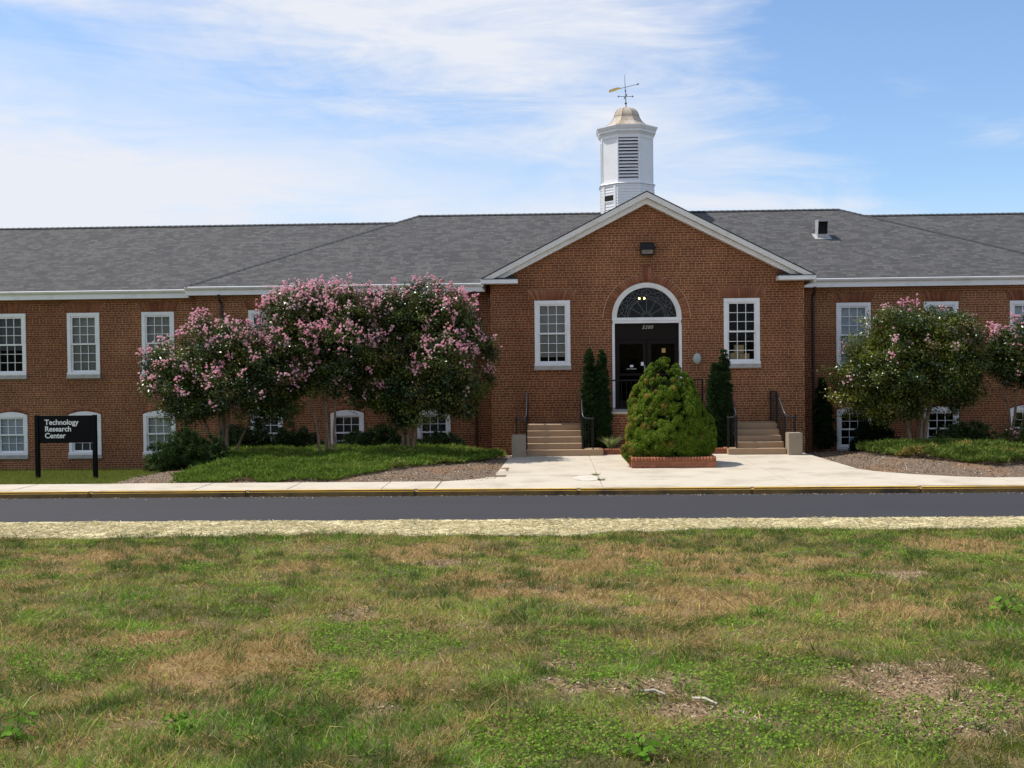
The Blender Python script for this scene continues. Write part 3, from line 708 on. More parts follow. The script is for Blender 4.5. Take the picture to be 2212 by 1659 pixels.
for dx, z0, z1 in ((-.17, .07, .30), (.10, .07, .28), (-.05, .30, .52)):   # boxes standing inside the window
    b_ = MB().box(2.645+dx-.13, 2.645+dx+.13, .13, .32, zU_p+z0+.01, zU_p+z1+.01).build('storage_box', M_tan, bevel=.004)
    tag(b_, {.07: 'tan cardboard box on the inner sill of the right entrance window', .30: 'tan cardboard box stacked on two others inside the window right of the door'}[z0] if z0 == .30 else
        ('left cardboard box of the lower pair inside the window right of the door' if dx < 0 else 'right cardboard box of the lower pair inside the window right of the door'), 'box', 'cardboard boxes inside the window')
M_paper = plain('blue_paper', (.25, .50, .62), .7, .1, 4)
MB().box(-.12, .04, .068, .071, .14, .33).build('notice', M_paper, low_r[0]); MB().box(.12, .28, .068, .071, .16, .34).build('notice', M_paper, low_r[1])

# entrance ---------------------------------------------------------------
ZS = 3.69
mb = MB(); ro, ri, n = .972, .835, 40
ring = [(math.pi*k/n) for k in range(n+1)]
mb.prism([(ro*math.cos(a), -.03, ZS+ro*math.sin(a)) for a in ring]+[(ri*math.cos(a), -.03, ZS+ri*math.sin(a)) for a in ring[::-1]], (0, .15, 0))
fan = mb.build('fanlight', M_trim, B, bevel=.006)
mb = MB()
mb.box(-.972, .972, -.045, .12, 3.60, ZS-.001); mb.box(-.955, .955, -.03, .12, 3.53, 3.599)
for s_ in (-1, 1): mb.box(*sorted((s_*.972, s_*.90)), -.028, .12, 1.12, 3.528)
mb.build('door_surround', M_white, B, bevel=.005)
mb = MB(); mb.prism([(ri*math.cos(a), .05, ZS+ri*math.sin(a)) for a in ring], (0, .004, 0)); mb.build('glass_pane', M_glass, fan)
# leading of the fanlight: spokes, rings and small circles
M_lead = plain('lead_came', (.10, .10, .105), .5, .1, 10)
mb = MB(); c0 = V_((0, .035, ZS+.012))
pt = lambda r, a: V_((r*math.cos(a), .035, ZS+.012+r*math.sin(a)*.985))
for k in range(1, 6): mb.tube([pt(.13, math.pi*k/6), pt(.545, math.pi*k/6)], .009, 5)
for r_ in (.10, .15, .50, .54, .60): mb.tube([pt(r_, math.pi*k/30) for k in range(31)], .008, 5)
for k in range(6):
    am = math.pi*(k+.5)/6; a0, a1 = math.pi*k/6, math.pi*(k+1)/6
    mb.tube([pt(.60, a0), pt(.80, am), pt(.60, a1)], .008, 5); mb.tube([pt(.80, a0+.04), pt(.66, am), pt(.80, a1-.04)], .008, 5)
for k in range(1, 6): mb.tube([pt(.60, math.pi*k/6), pt(.81, math.pi*k/6)], .008, 5)
mb.build('leading', M_lead, fan)
# round brick arch, keystone, cap
q_ = []; nb = 44; r0, r1 = .985, 1.205
for k in range(nb):
    a, b_ = math.pi*(k+.06)/nb, math.pi*(k+.94)/nb
    q_.append([(r0*math.cos(b_), ZS+r0*math.sin(b_)), (r0*math.cos(a), ZS+r0*math.sin(a)), (r1*math.cos(a), ZS+r1*math.sin(a)), (r1*math.cos(b_), ZS+r1*math.sin(b_))])
bricks('round_arch', q_, 0, .006, B)
bricks('keystone', [[(x0, 4.685), (x1, 4.685), (x1*1.45, 5.10), (x0*1.45, 5.10)] for x0, x1 in ((-.085, -.031), (-.027, .027), (.031, .085))]+[[(-.19+.13*k, 5.108), (-.19+.13*k+.122, 5.108), (-.19+.13*k+.122, 5.165), (-.19+.13*k, 5.165)] for k in range(3)], 0, .022, B)
# transom panel and the two glazed doors
dz0, dz1 = 1.12, 3.10
tr_ = MB().box(-.90, .90, .115, .16, 3.13, 3.53).build('transom_panel', M_bronze, B)
MB().box(-.90, .90, .105, .17, 3.08, 3.13).build('door_head', M_bronze, B)
def text(body, size, name, m, parent, loc, rot=(R(90), 0, 0), shear=0, ext=.002, off=0, align='LEFT', sp=1.0, ln=1.0):
    cu = bpy.data.curves.new(name, 'FONT'); cu.body = body; cu.size = size; cu.extrude = ext; cu.shear = shear; cu.offset = off; cu.align_x = align; cu.space_character = sp; cu.space_line = ln
    o = bpy.data.objects.new(name+'_src', cu); COL.objects.link(o); dg = bpy.context.evaluated_depsgraph_get(); dg.update()
    me = bpy.data.meshes.new_from_object(o.evaluated_get(dg)); bpy.data.objects.remove(o); me.materials.clear()
    r_ = link(name, me, m, parent, loc); r_.rotation_euler = rot; return r_
text('5200', .135, 'house_number', M_numeral, tr_, (.02, .112, 3.375), shear=.35, ext=.003, align='CENTER', sp=1.15)
for s_ in (-1, 1):
    x0, x1 = (-.885, -.008) if s_ < 0 else (.008, .885)
    mb = MB(); y0, y1 = .125, .165
    mb.box(x0, x0+.12, y0, y1, dz0, 3.075); mb.box(x1-.10, x1, y0, y1, dz0, 3.075)
    mb.box(x0+.12, x1-.10, y0, y1, dz0, dz0+.24); mb.box(x0+.12, x1-.10, y0, y1, 2.95, 3.075); mb.box(x0+.12, x1-.10, y0, y1, 2.06, 2.12)
    dr = mb.build('door', M_bronze, B, bevel=.004)
    MB().poly([(x0+.115, .15, dz0+.235), (x1-.095, .15, dz0+.235), (x1-.095, .15, 2.955), (x0+.115, .15, 2.955)]).build('glass_pane', M_glass, dr)
    hx = -.06 if s_ < 0 else .06
    MB().tube([(hx, .12, 1.95), (hx, .075, 1.95), (hx, .075, 2.35), (hx, .12, 2.35)], .011, 8).build('handle', M_galv, dr)
    if s_ < 0:
        MB().box(-.16, -.085, .117, .120, 2.34, 2.44).build('notice', M_letter, dr)
        MB().box(-.465, -.375, .143, .146, 2.30, 2.36).build('notice', M_letter, dr)
        text('NO SMOKING', .042, 'notice', M_letter, dr, (-.42, .146, 2.235), align='CENTER', ext=.001)
    else:
        MB().box(.43, .53, .143, .146, 2.70, 2.82).build('notice', plain('tan_notice', (.50, .30, .10), .7, .1, 8), dr)
MB().box(-.97, .97, -.02, .2, 1.075, 1.118).build('door_sill', M_stone, B)
# the lobby lamp seen through the fanlight
lam = empty('ceiling_lamp', (.06, 2.2, 4.36)); tag(lam, 'small lit lobby lamp with two bulbs seen through the arched fanlight', 'lamp')
M_bulb, t_, p_ = mat('lit_bulb'); p_.inputs['Emission Color'].default_value = (1, .62, .2, 1); p_.inputs['Emission Strength'].default_value = 20
MB().tube([(0, 0, .05), (0, 0, 1.2)], .008, 6).build('stem', M_goldleaf, lam)
MB().tube([(-.075, 0, .0), (-.04, 0, .05), (.04, 0, .05), (.075, 0, 0)], .012, 6).build('arm', M_goldleaf, lam)
for s_ in (-1, 1): MB().lathe([(.004, -.03), (.022, -.02), (.024, 0), (.010, .03)], 10, (s_*.075, 0)).build('bulb', M_bulb, lam, smooth=True)
# interior lobby shell keeps the doorway dark
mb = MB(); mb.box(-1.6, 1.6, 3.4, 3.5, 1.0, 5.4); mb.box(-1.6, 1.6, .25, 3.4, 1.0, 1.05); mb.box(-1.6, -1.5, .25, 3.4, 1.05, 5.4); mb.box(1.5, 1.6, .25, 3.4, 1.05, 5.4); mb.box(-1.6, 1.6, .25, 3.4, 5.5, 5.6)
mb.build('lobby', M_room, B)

# downspouts, roof vent -----------------------------------------------------
def downspout(x, y, zb):
    mb = MB(); mb.tube([(x, y-.28, 4.58), (x, y-.22, 4.46), (x, y-.06, 4.32), (x, y-.06, zb)], .045, 8)
    for z in (1.0, 2.6, 4.0): mb.box(x-.06, x+.06, y-.03, y, z, z+.03)
    return mb.build('downspout', M_downs, B)
downspout(-12.55, YM, -.1); downspout(-4.93, YM, -.2); downspout(5.02, YM, -.2)
vx, vy = 6.02, 4.40; vz = ZEV+(vy-YE)*(ZRG-ZEV)/(YRG-YE)
mb = MB(); sl = (ZRG-ZEV)/(YRG-YE)
mb.prism([(vx-.26, vy-.11, vz-.11*sl+.012), (vx+.26, vy-.11, vz-.11*sl+.012), (vx+.26, vy+.35, vz+.35*sl+.012), (vx-.26, vy+.35, vz+.35*sl+.012)], (0, 0, .012))
ven = mb.build('roof_vent', M_galv, B)
mb = MB(); z0 = vz-.05
mb.prism([(vx-.16, vy-.02, z0), (vx-.16, vy+.30, z0+.1), (vx-.16, vy+.30, z0+.66), (vx-.16, vy-.10, z0+.64), (vx-.16, vy-.10, z0+.60), (vx-.16, vy-.02, z0+.19)], (.012, 0, 0))
mb.prism([(vx+.148, vy-.02, z0), (vx+.148, vy+.30, z0+.1), (vx+.148, vy+.30, z0+.66), (vx+.148, vy-.10, z0+.64), (vx+.148, vy-.10, z0+.60), (vx+.148, vy-.02, z0+.19)], (.012, 0, 0))
mb.box(vx-.148, vx+.148, vy-.02, vy-.008, z0, z0+.19)
mb.prism([(vx-.165, vy-.105, z0+.642), (vx+.165, vy-.105, z0+.642), (vx+.165, vy+.31, z0+.665), (vx-.165, vy+.31, z0+.665)], (0, 0, .012))
mb.box(vx-.165, vx+.165, vy-.112, vy-.10, z0+.58, z0+.656); mb.box(vx-.148, vx+.148, vy+.29, vy+.302, z0+.1, z0+.66)
mb.build('hood', M_galv, ven)
MB().box(vx-.146, vx+.146, vy+.02, vy+.03, z0+.19, z0+.64).build('opening', M_void, ven)

# cupola --------------------------------------------------------------------
CP = (0.0, YRG); O8 = math.pi/8
cup = MB().lathe([(.975, 6.9), (.975, 8.46)], 8, CP, O8).build('cupola', M_white2, B)
# clapboard base: thin lapped boards on the eight faces
mb = MB()
for k in range(10):
    z = 7.55+.095*k
    mb.lathe([(.992, z), (.979, z+.094)], 8, CP, O8, cap=False)
mb.build('clapboard', M_white2, cup)
mb = MB(); mb.lathe([(1.0, 8.47), (1.03, 8.50), (.985, 8.53), (.955, 8.53)], 8, CP, O8)
mb.build('belt_course', M_white2, cup)
ap = .955*math.cos(O8)                     # apothem of the drum
dm = MB()
fw_ = 2*.955*math.sin(O8)
def facept(k, u, z, o=0.0):
    a = math.pi/4*k; nx, ny = math.cos(a), math.sin(a); return (CP[0]+nx*(ap+o)-ny*u, CP[1]+ny*(ap+o)+nx*u, z)
lz0, lz1, lw = 8.60, 10.05, .335
for k in range(8):
    f_ = fw_/2; a = [facept(k, -f_, 8.53), facept(k, -lw, 8.53), facept(k, -lw, 10.22), facept(k, -f_, 10.22)]; dm.poly(a)
    dm.poly([facept(k, lw, 8.53), facept(k, f_, 8.53), facept(k, f_, 10.22), facept(k, lw, 10.22)])
    dm.poly([facept(k, -lw, 8.53), facept(k, lw, 8.53), facept(k, lw, lz0), facept(k, -lw, lz0)])
    dm.poly([facept(k, -lw, lz1), facept(k, lw, lz1), facept(k, lw, 10.22), facept(k, -lw, 10.22)])
    if k % 2:                               # diagonal faces: recessed flat panel
        for (u0, u1, z0, z1) in ((-lw, lw, lz0, lz1),):
            dm.poly([facept(k, u0, z0, -.02), facept(k, u1, z0, -.02), facept(k, u1, z1, -.02), facept(k, u0, z1, -.02)])
    for (u0, u1, z0, z1) in ((-lw, -lw, lz0, lz1), (lw, lw, lz0, lz1)): dm.poly([facept(k, u0, z0), facept(k, u0, z0, -.10), facept(k, u0, z1, -.10), facept(k, u0, z1)])
    for z in (lz0, lz1): dm.poly([facept(k, -lw, z), facept(k, lw, z), facept(k, lw, z, -.10), facept(k, -lw, z, -.10)])
dm.build('drum', M_white2, cup)
for k in (0, 2, 4, 6):
    mb = MB(); nS = 13
    for i in range(nS):
        z = lz0+(lz1-lz0)*i/nS; h = (lz1-lz0)/nS
        mb.prism([facept(k, -lw, z+.004, -.002), facept(k, -lw, z+.012, -.002), facept(k, -lw, z+h*.80, -.075), facept(k, -lw, z+h*.80-.010, -.075)], V_(facept(k, lw, 0))-V_(facept(k, -lw, 0)))
    lv = mb.build('louver', M_white2, cup)
    MB().poly([facept(k, -lw, lz0, -.095), facept(k, lw, lz0, -.095), facept(k, lw, lz1, -.095), facept(k, -lw, lz1, -.095)]).build('louver_backing', M_void, cup)
k = 5
mb = MB(); mb.poly([facept(k, -.20, 7.93, .045), facept(k, .20, 7.93, .045), facept(k, .20, 8.12, .045), facept(k, -.20, 8.12, .045)]); mb.build('small_vent', M_void, cup)
mb = MB()
for (u0, u1, z0, z1) in ((-.30, -.20, 7.6, 8.44), (.20, .30, 7.6, 8.44), (-.20, .20, 8.12, 8.16), (-.20, .20, 7.89, 7.93)):
    mb.poly([facept(k, u0, z0, .047), facept(k, u1, z0, .047), facept(k, u1, z1, .047), facept(k, u0, z1, .047)])
mb.build('vent_trim', M_white2, cup)
mb = MB(); mb.lathe([(.96, 10.16), (.99, 10.20), (1.02, 10.24), (1.045, 10.245), (1.05, 10.31), (1.075, 10.34), (1.12, 10.43), (1.115, 10.455), (.3, 10.47)], 8, CP, O8)
mb.build('cornice', M_white2, cup)
prof = [(1.115, 10.458), (1.0, 10.468), (.84, 10.51), (.70, 10.585), (.585, 10.685), (.505, 10.80), (.462, 10.90), (.44, 10.98), (.40, 11.06), (.33, 11.14), (.22, 11.20), (.10, 11.225), (.0, 11.23)]
mb = MB(); mb.lathe(prof, 8, CP, O8, cap=False)
dome = mb.build('dome', M_copper, cup)
mb = MB()
for k in range(8):
    a = O8+math.pi/4*k; mb.tube([(CP[0]+r_*math.cos(a), CP[1]+r_*math.sin(a), z) for r_, z in prof[:-2]], .009, 5)
mb.lathe([(.470, 10.895), (.474, 10.903), (.462, 10.91)], 8, CP, O8, cap=False)
mb.build('dome_seam', plain('seam', (.30, .17, .12), .6, .2, 10), cup)
# weather vane
wv = empty('weather_vane', (CP[0], CP[1], 11.22)); tag(wv, 'iron weather vane with gilded tail and arrow on top of the cupola dome', 'weather vane')
M_iron = plain('grey_iron', (.10, .10, .11), .5, .2, 10, metal=.4)
MB().tube([(0, 0, -.02), (-.02, 0, .5), (-.045, 0, 1.16)], [.017, .013, .006], 8).build('spindle', M_iron, wv)
mb = MB()
for z, r_ in ((.165, .042), (.60, .032)): mb.lathe([(.006, z-r_), (r_*.8, z-r_*.6), (r_, z), (r_*.8, z+r_*.6), (.006, z+r_)], 12, (-.008-.02*z, 0))
mb.build('finial_ball', M_iron, wv, smooth=True)
mb = MB()
for d in (V_((1, .1, .0)), V_((-.1, 1, 0))):
    c_ = V_((-.018, 0, .405)); mb.tube([c_-d*.24, c_+d*.24], .010, 6)
    for s_ in (-1, 1):
        e_ = c_+d*.24*s_; mb.tube([e_-V_((0, 0, .035)), e_+V_((0, 0, .035))], .012, 6); mb.tube([e_, e_+d*.05*s_], [.02, .004], 6)
mb.build('direction_arm', M_iron, wv)
ad = V_((.95, -.1, .19)).normalized(); c_ = V_((-.028, 0, .72))
mb = MB(); mb.tube([c_-ad*.17, c_+ad*.43], .009, 6); mb.tube([c_+ad*.42, c_+ad*.50], [.035, .003], 6); mb.build('arrow', M_iron, wv)
wz = V_((-.1, 0, 1)); t0 = c_-ad*.14
mb = MB(); mb.prism([t0-wz*.005, t0+wz*.035-ad*.03, t0+wz*.065-ad*.14, t0+wz*.045-ad*.42, t0-wz*.045-ad*.44, t0-wz*.045-ad*.30], (0, .012, 0)); mb.build('tail', M_goldleaf, wv)

# wall lamp, oval plate --------------------------------------------------------
wl_ = empty('wall_lamp', (.02, 0, 5.42)); tag(wl_, 'black box floodlight with amber lens on the brick gable above the arch', 'wall lamp')
MB().box(-.17, .17, -.03, -.002, 0, .36).build('back_plate', M_black, wl_, bevel=.006)
mb = MB(); mb.prism([(-.19, -.03, .17), (-.19, -.22, .15), (-.19, -.20, .33), (-.19, -.03, .37)], (.38, 0, 0)); mb.build('housing', M_black, wl_, bevel=.01)
mb = MB(); mb.box(-.185, -.16, -.20, -.03, .01, .148); mb.box(.16, .185, -.20, -.03, .01, .148); mb.box(-.16, .16, -.20, -.03, .01, .028); mb.build('lens_frame', M_black, wl_)
MB().box(-.158, .158, -.185, -.035, .03, .148).build('lens', M_lens, wl_)
MB().lathe([(.022, -.03), (.03, .0), (.01, .03)], 8, (.215, -.06)).build('sensor', M_black, wl_, loc=(0, 0, .22))
ov = empty('oval_plaque', (1.395, 0, 2.52)); tag(ov, 'grey green oval enamel plaque on the brick wall right of the door', 'plaque')
mb = MB(); n = 28; rings_ = [(1, 0), (1, .025), (.90, .055), (.6, .075), (.2, .082)]; vb = []
for r_, d in rings_:
    vb.append([len(mb.v)+k for k in range(n)])
    for k in range(n): a = 2*math.pi*k/n; mb.v.append((.115*r_*math.cos(a), -.002-d, .155*r_*math.sin(a)))
for a_, b_ in zip(vb, vb[1:]):
    for k in range(n): mb.face((a_[k], a_[(k+1) % n], b_[(k+1) % n], b_[k]))
mb.face(vb[-1]); mb.build('plate', M_oval, ov, smooth=True)
mb = MB(); mb.lathe([(.012, 0), (.012, .03)], 8); mb.build('hinge', M_oval, ov, loc=(-.12, -.02, -.02))
mb = MB(); mb.tube([(-.03, -.09, -.02), (.03, -.09, -.02), (.03, -.09, .03), (-.03, -.09, .03), (-.03, -.09, -.02)], .004, 5); mb.build('emblem', plain('emblem_grey', (.5, .5, .45), .5, .1, 9), ov)

# ------------------------------------------------------------------ entrance steps, landing, planters
def stair(name, x0, x1, inner, lab):
    st = empty(name, ((x0+x1)/2, -2.1, 0)); cxm = (x0+x1)/2
    mb = MB(); y = -2.12; s_ = 1 if inner > 0 else -1
    for k in range(5):
        ya = y+.30*k; xa, xb = x0, x1
        if k == 0: xa, xb = (x0, x1+.55) if inner > 0 else (x0-.28, x1)
        mb.box(xa-cxm, xb-cxm, ya+2.1, -.9+2.1+(.002 if k else 0), .15*k+.001*(k > 0), .15*(k+1))
    mb.build('tread_flight', M_step, st, bevel=.008)
    MB().box((x0 if inner > 0 else -1.25+1.27+1.32)-cxm if False else x0-cxm, x1-cxm, -.9+2.1+.003, -.005+2.1, 0, .748).build('landing', M_step, st)
    tag(st, lab, 'steps', 'concrete steps up to the entrance'); return st
stair('entrance_steps', -3.36, -1.90, 1, 'left flight of tan concrete steps, between the shaded pillar and the grass tuft')
stair('entrance_steps', 2.18, 3.40, -1, 'right flight of tan concrete steps, beside the sunlit concrete pillar')
po = empty('porch', (0, -.5, 0)); tag(po, 'raised brick porch platform with concrete top in front of the dark doors', 'porch')
MB().box(-1.30, 1.50, -.5, .495, -.02, 1.03).build('brick_base', M_brick, po)
MB().box(-1.33, 1.53, -.53, .497, 1.031, 1.074).build('concrete_top', M_conc, po, bevel=.008)
mb = MB()
for s_, xa in ((-1, -1.30), (1, 1.50)):
    for k in range(1, 2): a, b_ = sorted((xa+s_*.003, xa+s_*.30)); mb.box(a, b_, -.40, .495, .752, .915)
    a, b_ = sorted((xa+s_*.003, xa+s_*(.595 if s_ < 0 else .675))); mb.box(a, b_, -.40, .495, 0, .75)
mb.build('side_step', M_step, po)
def pillar(x0, x1, lab):
    p = MB(); p.box(0, x1-x0, 0, .42, -.05, .565); o = p.build('step_pillar', M_pillar, None, (x0, -2.36, 0), bevel=.012)
    tag(o, lab, 'pillar', 'concrete pillars at the foot of the steps')
pillar(-3.74, -3.37, 'shaded grey concrete block ending the left flight of steps')
pillar(3.41, 3.76, 'sunlit tan concrete block ending the right flight of steps')

# handrails
def bal(mb, x, y, z0, z1, r=.007): mb.box(x-r, x+r, y-r, y+r, z0, z1)
def step_rail(x, curl, lab, wallrail=True):
    """rail falling with the steps; curl: direction and length of the lateral end"""
    o = empty('handrail', (x, -1.2, 0)); tag(o, lab, 'handrail', 'black iron handrails on the steps')
    zt, zb = 1.60, .985; yt, yb = -.85, -1.86; s_ = 1 if curl > 0 else -1
    pts = [(0, 1.17, zt), (0, yt+1.2, zt), (0, yt-.06+1.2, zt-.02), (0, yb+.10+1.2, zb+.10), (s_*.02, yb+1.2, zb+.02), (s_*.08, yb-.04+1.2, zb-.012), (curl*.6, yb-.06+1.2, zb-.02), (curl, yb-.05+1.2, zb-.02)]
    MB().tube(pts, .021, 8).build('top_rail', M_steel, o, smooth=True)
    def bar(nm, *a):
        mb = MB(); bal(mb, *a); mb.build(nm, M_black, o)
    for y in (yt, yb):
        f = (y-yt)/(yb-yt); bar('post', 0, y+1.2, .75*(1-f)+.14*f, zt+(zb-zt)*f, .019)
    bar('post', curl*.9, yb-.05+1.2, .56 if abs(curl) > .2 and wallrail else .15, zb+.05, .017)
    if wallrail: bar('post', 0, 1.15, .75, zt, .019)
    for k in range(1, 8):
        f = k/8; y = yt+(yb-yt)*f; zf_ = .75-.15*math.floor((-y-.82)/.30)
        bar('baluster', 0, y+1.2, max(.13, .68*(1-f)+.20*f), zt+(zb-zt)*f)
    for k in range(1, 6): bar('baluster', 0, yt+1.2+(-.02-yt)*k/6, .80, zt)
    for k in range(1, 4): bar('baluster', curl*k/4, yb-.06+1.2, .57 if wallrail else .2, zb-.02)
    mb = MB(); mb.tube([(0, yt+1.2, .80), (0, 1.16, .80)], .009, 6); mb.build('bottom_rail', M_black, o); return o
step_rail(-3.36, -.30, 'black iron handrail on the outer side of the left steps, curling onto the pillar')
step_rail(-1.88, .30, 'black iron handrail between the left steps and the dark columnar yew', False)
step_rail(3.42, .28, 'black iron handrail on the outer side of the right steps, curling onto the pillar')
step_rail(2.16, -.26, 'black iron handrail between the right steps and the dark columnar yew', False)
pr = empty('porch_railing', (0, -.46, 1.07)); tag(pr, 'low black iron railing across the front of the porch before the doors', 'railing')
mb = MB(); mb.tube([(-1.27, 0, .87), (1.47, 0, .87)], .02, 8); mb.build('top_rail', M_black, pr)
mb = MB(); mb.tube([(-1.27, 0, .10), (1.47, 0, .10)], .012, 6); mb.build('bottom_rail', M_black, pr)
for x in (-1.27, .1, 1.24, 1.47): mb = MB(); bal(mb, x, 0, 0, .87, .018); mb.build('post', M_black, pr)
for k in range(1, 21): mb = MB(); bal(mb, -1.27+2.74*k/21, 0, .11, .86, .006); mb.build('baluster', M_black, pr)

# planters
M_cap = leafmat('planter_cap_brick', .88, 0, .25)
def planter(name, x0, x1, y0, y1, h, lab, soil_z, th=.10):
    o = empty(name, ((x0+x1)/2, (y0+y1)/2, 0)); tag(o, lab, 'planter'); cx_, cy_ = (x0+x1)/2, (y0+y1)/2
    a, b_, c_, d = x0-cx_, x1-cx_, y0-cy_, y1-cy_
    hb = h-.10 if h > .2 else h-.065
    mb = MB(); mb.box(a, b_, c_, c_+th, -.01, hb); mb.box(a, b_, d-th, d, -.01, hb); mb.box(a, a+th, c_+th, d-th, -.01, hb); mb.box(b_-th, b_, c_+th, d-th, -.01, hb)
    mb.build('brick_wall', M_planter, o)
    V, F, C = [], [], []                      # rowlock coping, brick by brick
    def bx(xa, xb, ya, yb):
        i = len(V); z0, z1 = hb+.004, h+random.uniform(-.002, .002); e = .003
        V.extend([(xa, ya, z0), (xb, ya, z0), (xb, yb, z0), (xa, yb, z0), (xa+e, ya+e, z1), (xb-e, ya+e, z1), (xb-e, yb-e, z1), (xa+e, yb-e, z1)])
        k_ = random.uniform(.8, 1.15); C.extend([[.31*k_, .115*k_, .06*k_]]*8)
        for q in ((0, 3, 2, 1), (4, 5, 6, 7), (0, 1, 5, 4), (1, 2, 6, 5), (2, 3, 7, 6), (3, 0, 4, 7)): F.append([i+j for j in q])
    n = round((b_-a)/.072)
    for k in range(n):
        xa = a+(b_-a)*k/n+.003; xb = a+(b_-a)*(k+1)/n-.003; bx(xa, xb, c_-.006, c_+th); bx(xa, xb, d-th, d+.006)
    n = round((d-c_-2*th)/.072)
    for k in range(n):
        ya = c_+th+(d-c_-2*th)*k/n+.003; yb = c_+th+(d-c_-2*th)*(k+1)/n-.003; bx(a-.006, a+th, ya, yb); bx(b_-th, b_+.006, ya, yb)
    link('coping', np_mesh('coping', V, F, C), M_cap, o)
    MB().box(a+th, b_-th, c_+th, d-th, 0, soil_z).build('soil', plain('planter_mulch', (.12, .085, .065), .95, .5, 45, bump=.8, bscale=60), o)
planter('brick_planter', -.88, 1.05, -5.56, -3.55, .25, 'square red brick planter holding the conical evergreen on the walkway', .22)
planter('brick_bed', -1.46, 1.96, -1.84, -.56, .155, 'long low brick planting bed at the foot of the porch', .12, .095)

# ------------------------------------------------------------------ sign
sg = empty('sign', (-14.17, -5.25, -.16)); tag(sg, 'black sign reading Technology Research Center on two posts by the sidewalk', 'sign')
MB().box(-.715, .715, -.02, .02, .83, 1.475).build('panel', M_signblk, sg, bevel=.004)
for x in (-.69, .69): MB().box(x-.045, x+.045, -.047, .047, -.25, 1.485).build('post', M_signblk, sg, bevel=.005)
for k, s_ in enumerate(('Technology', 'Research', 'Center')):
    text(s_, .172, 'lettering', M_letter, sg, (-.50, -.0225, 1.262-.158*k), off=.0035, ext=.001, sp=1.0)

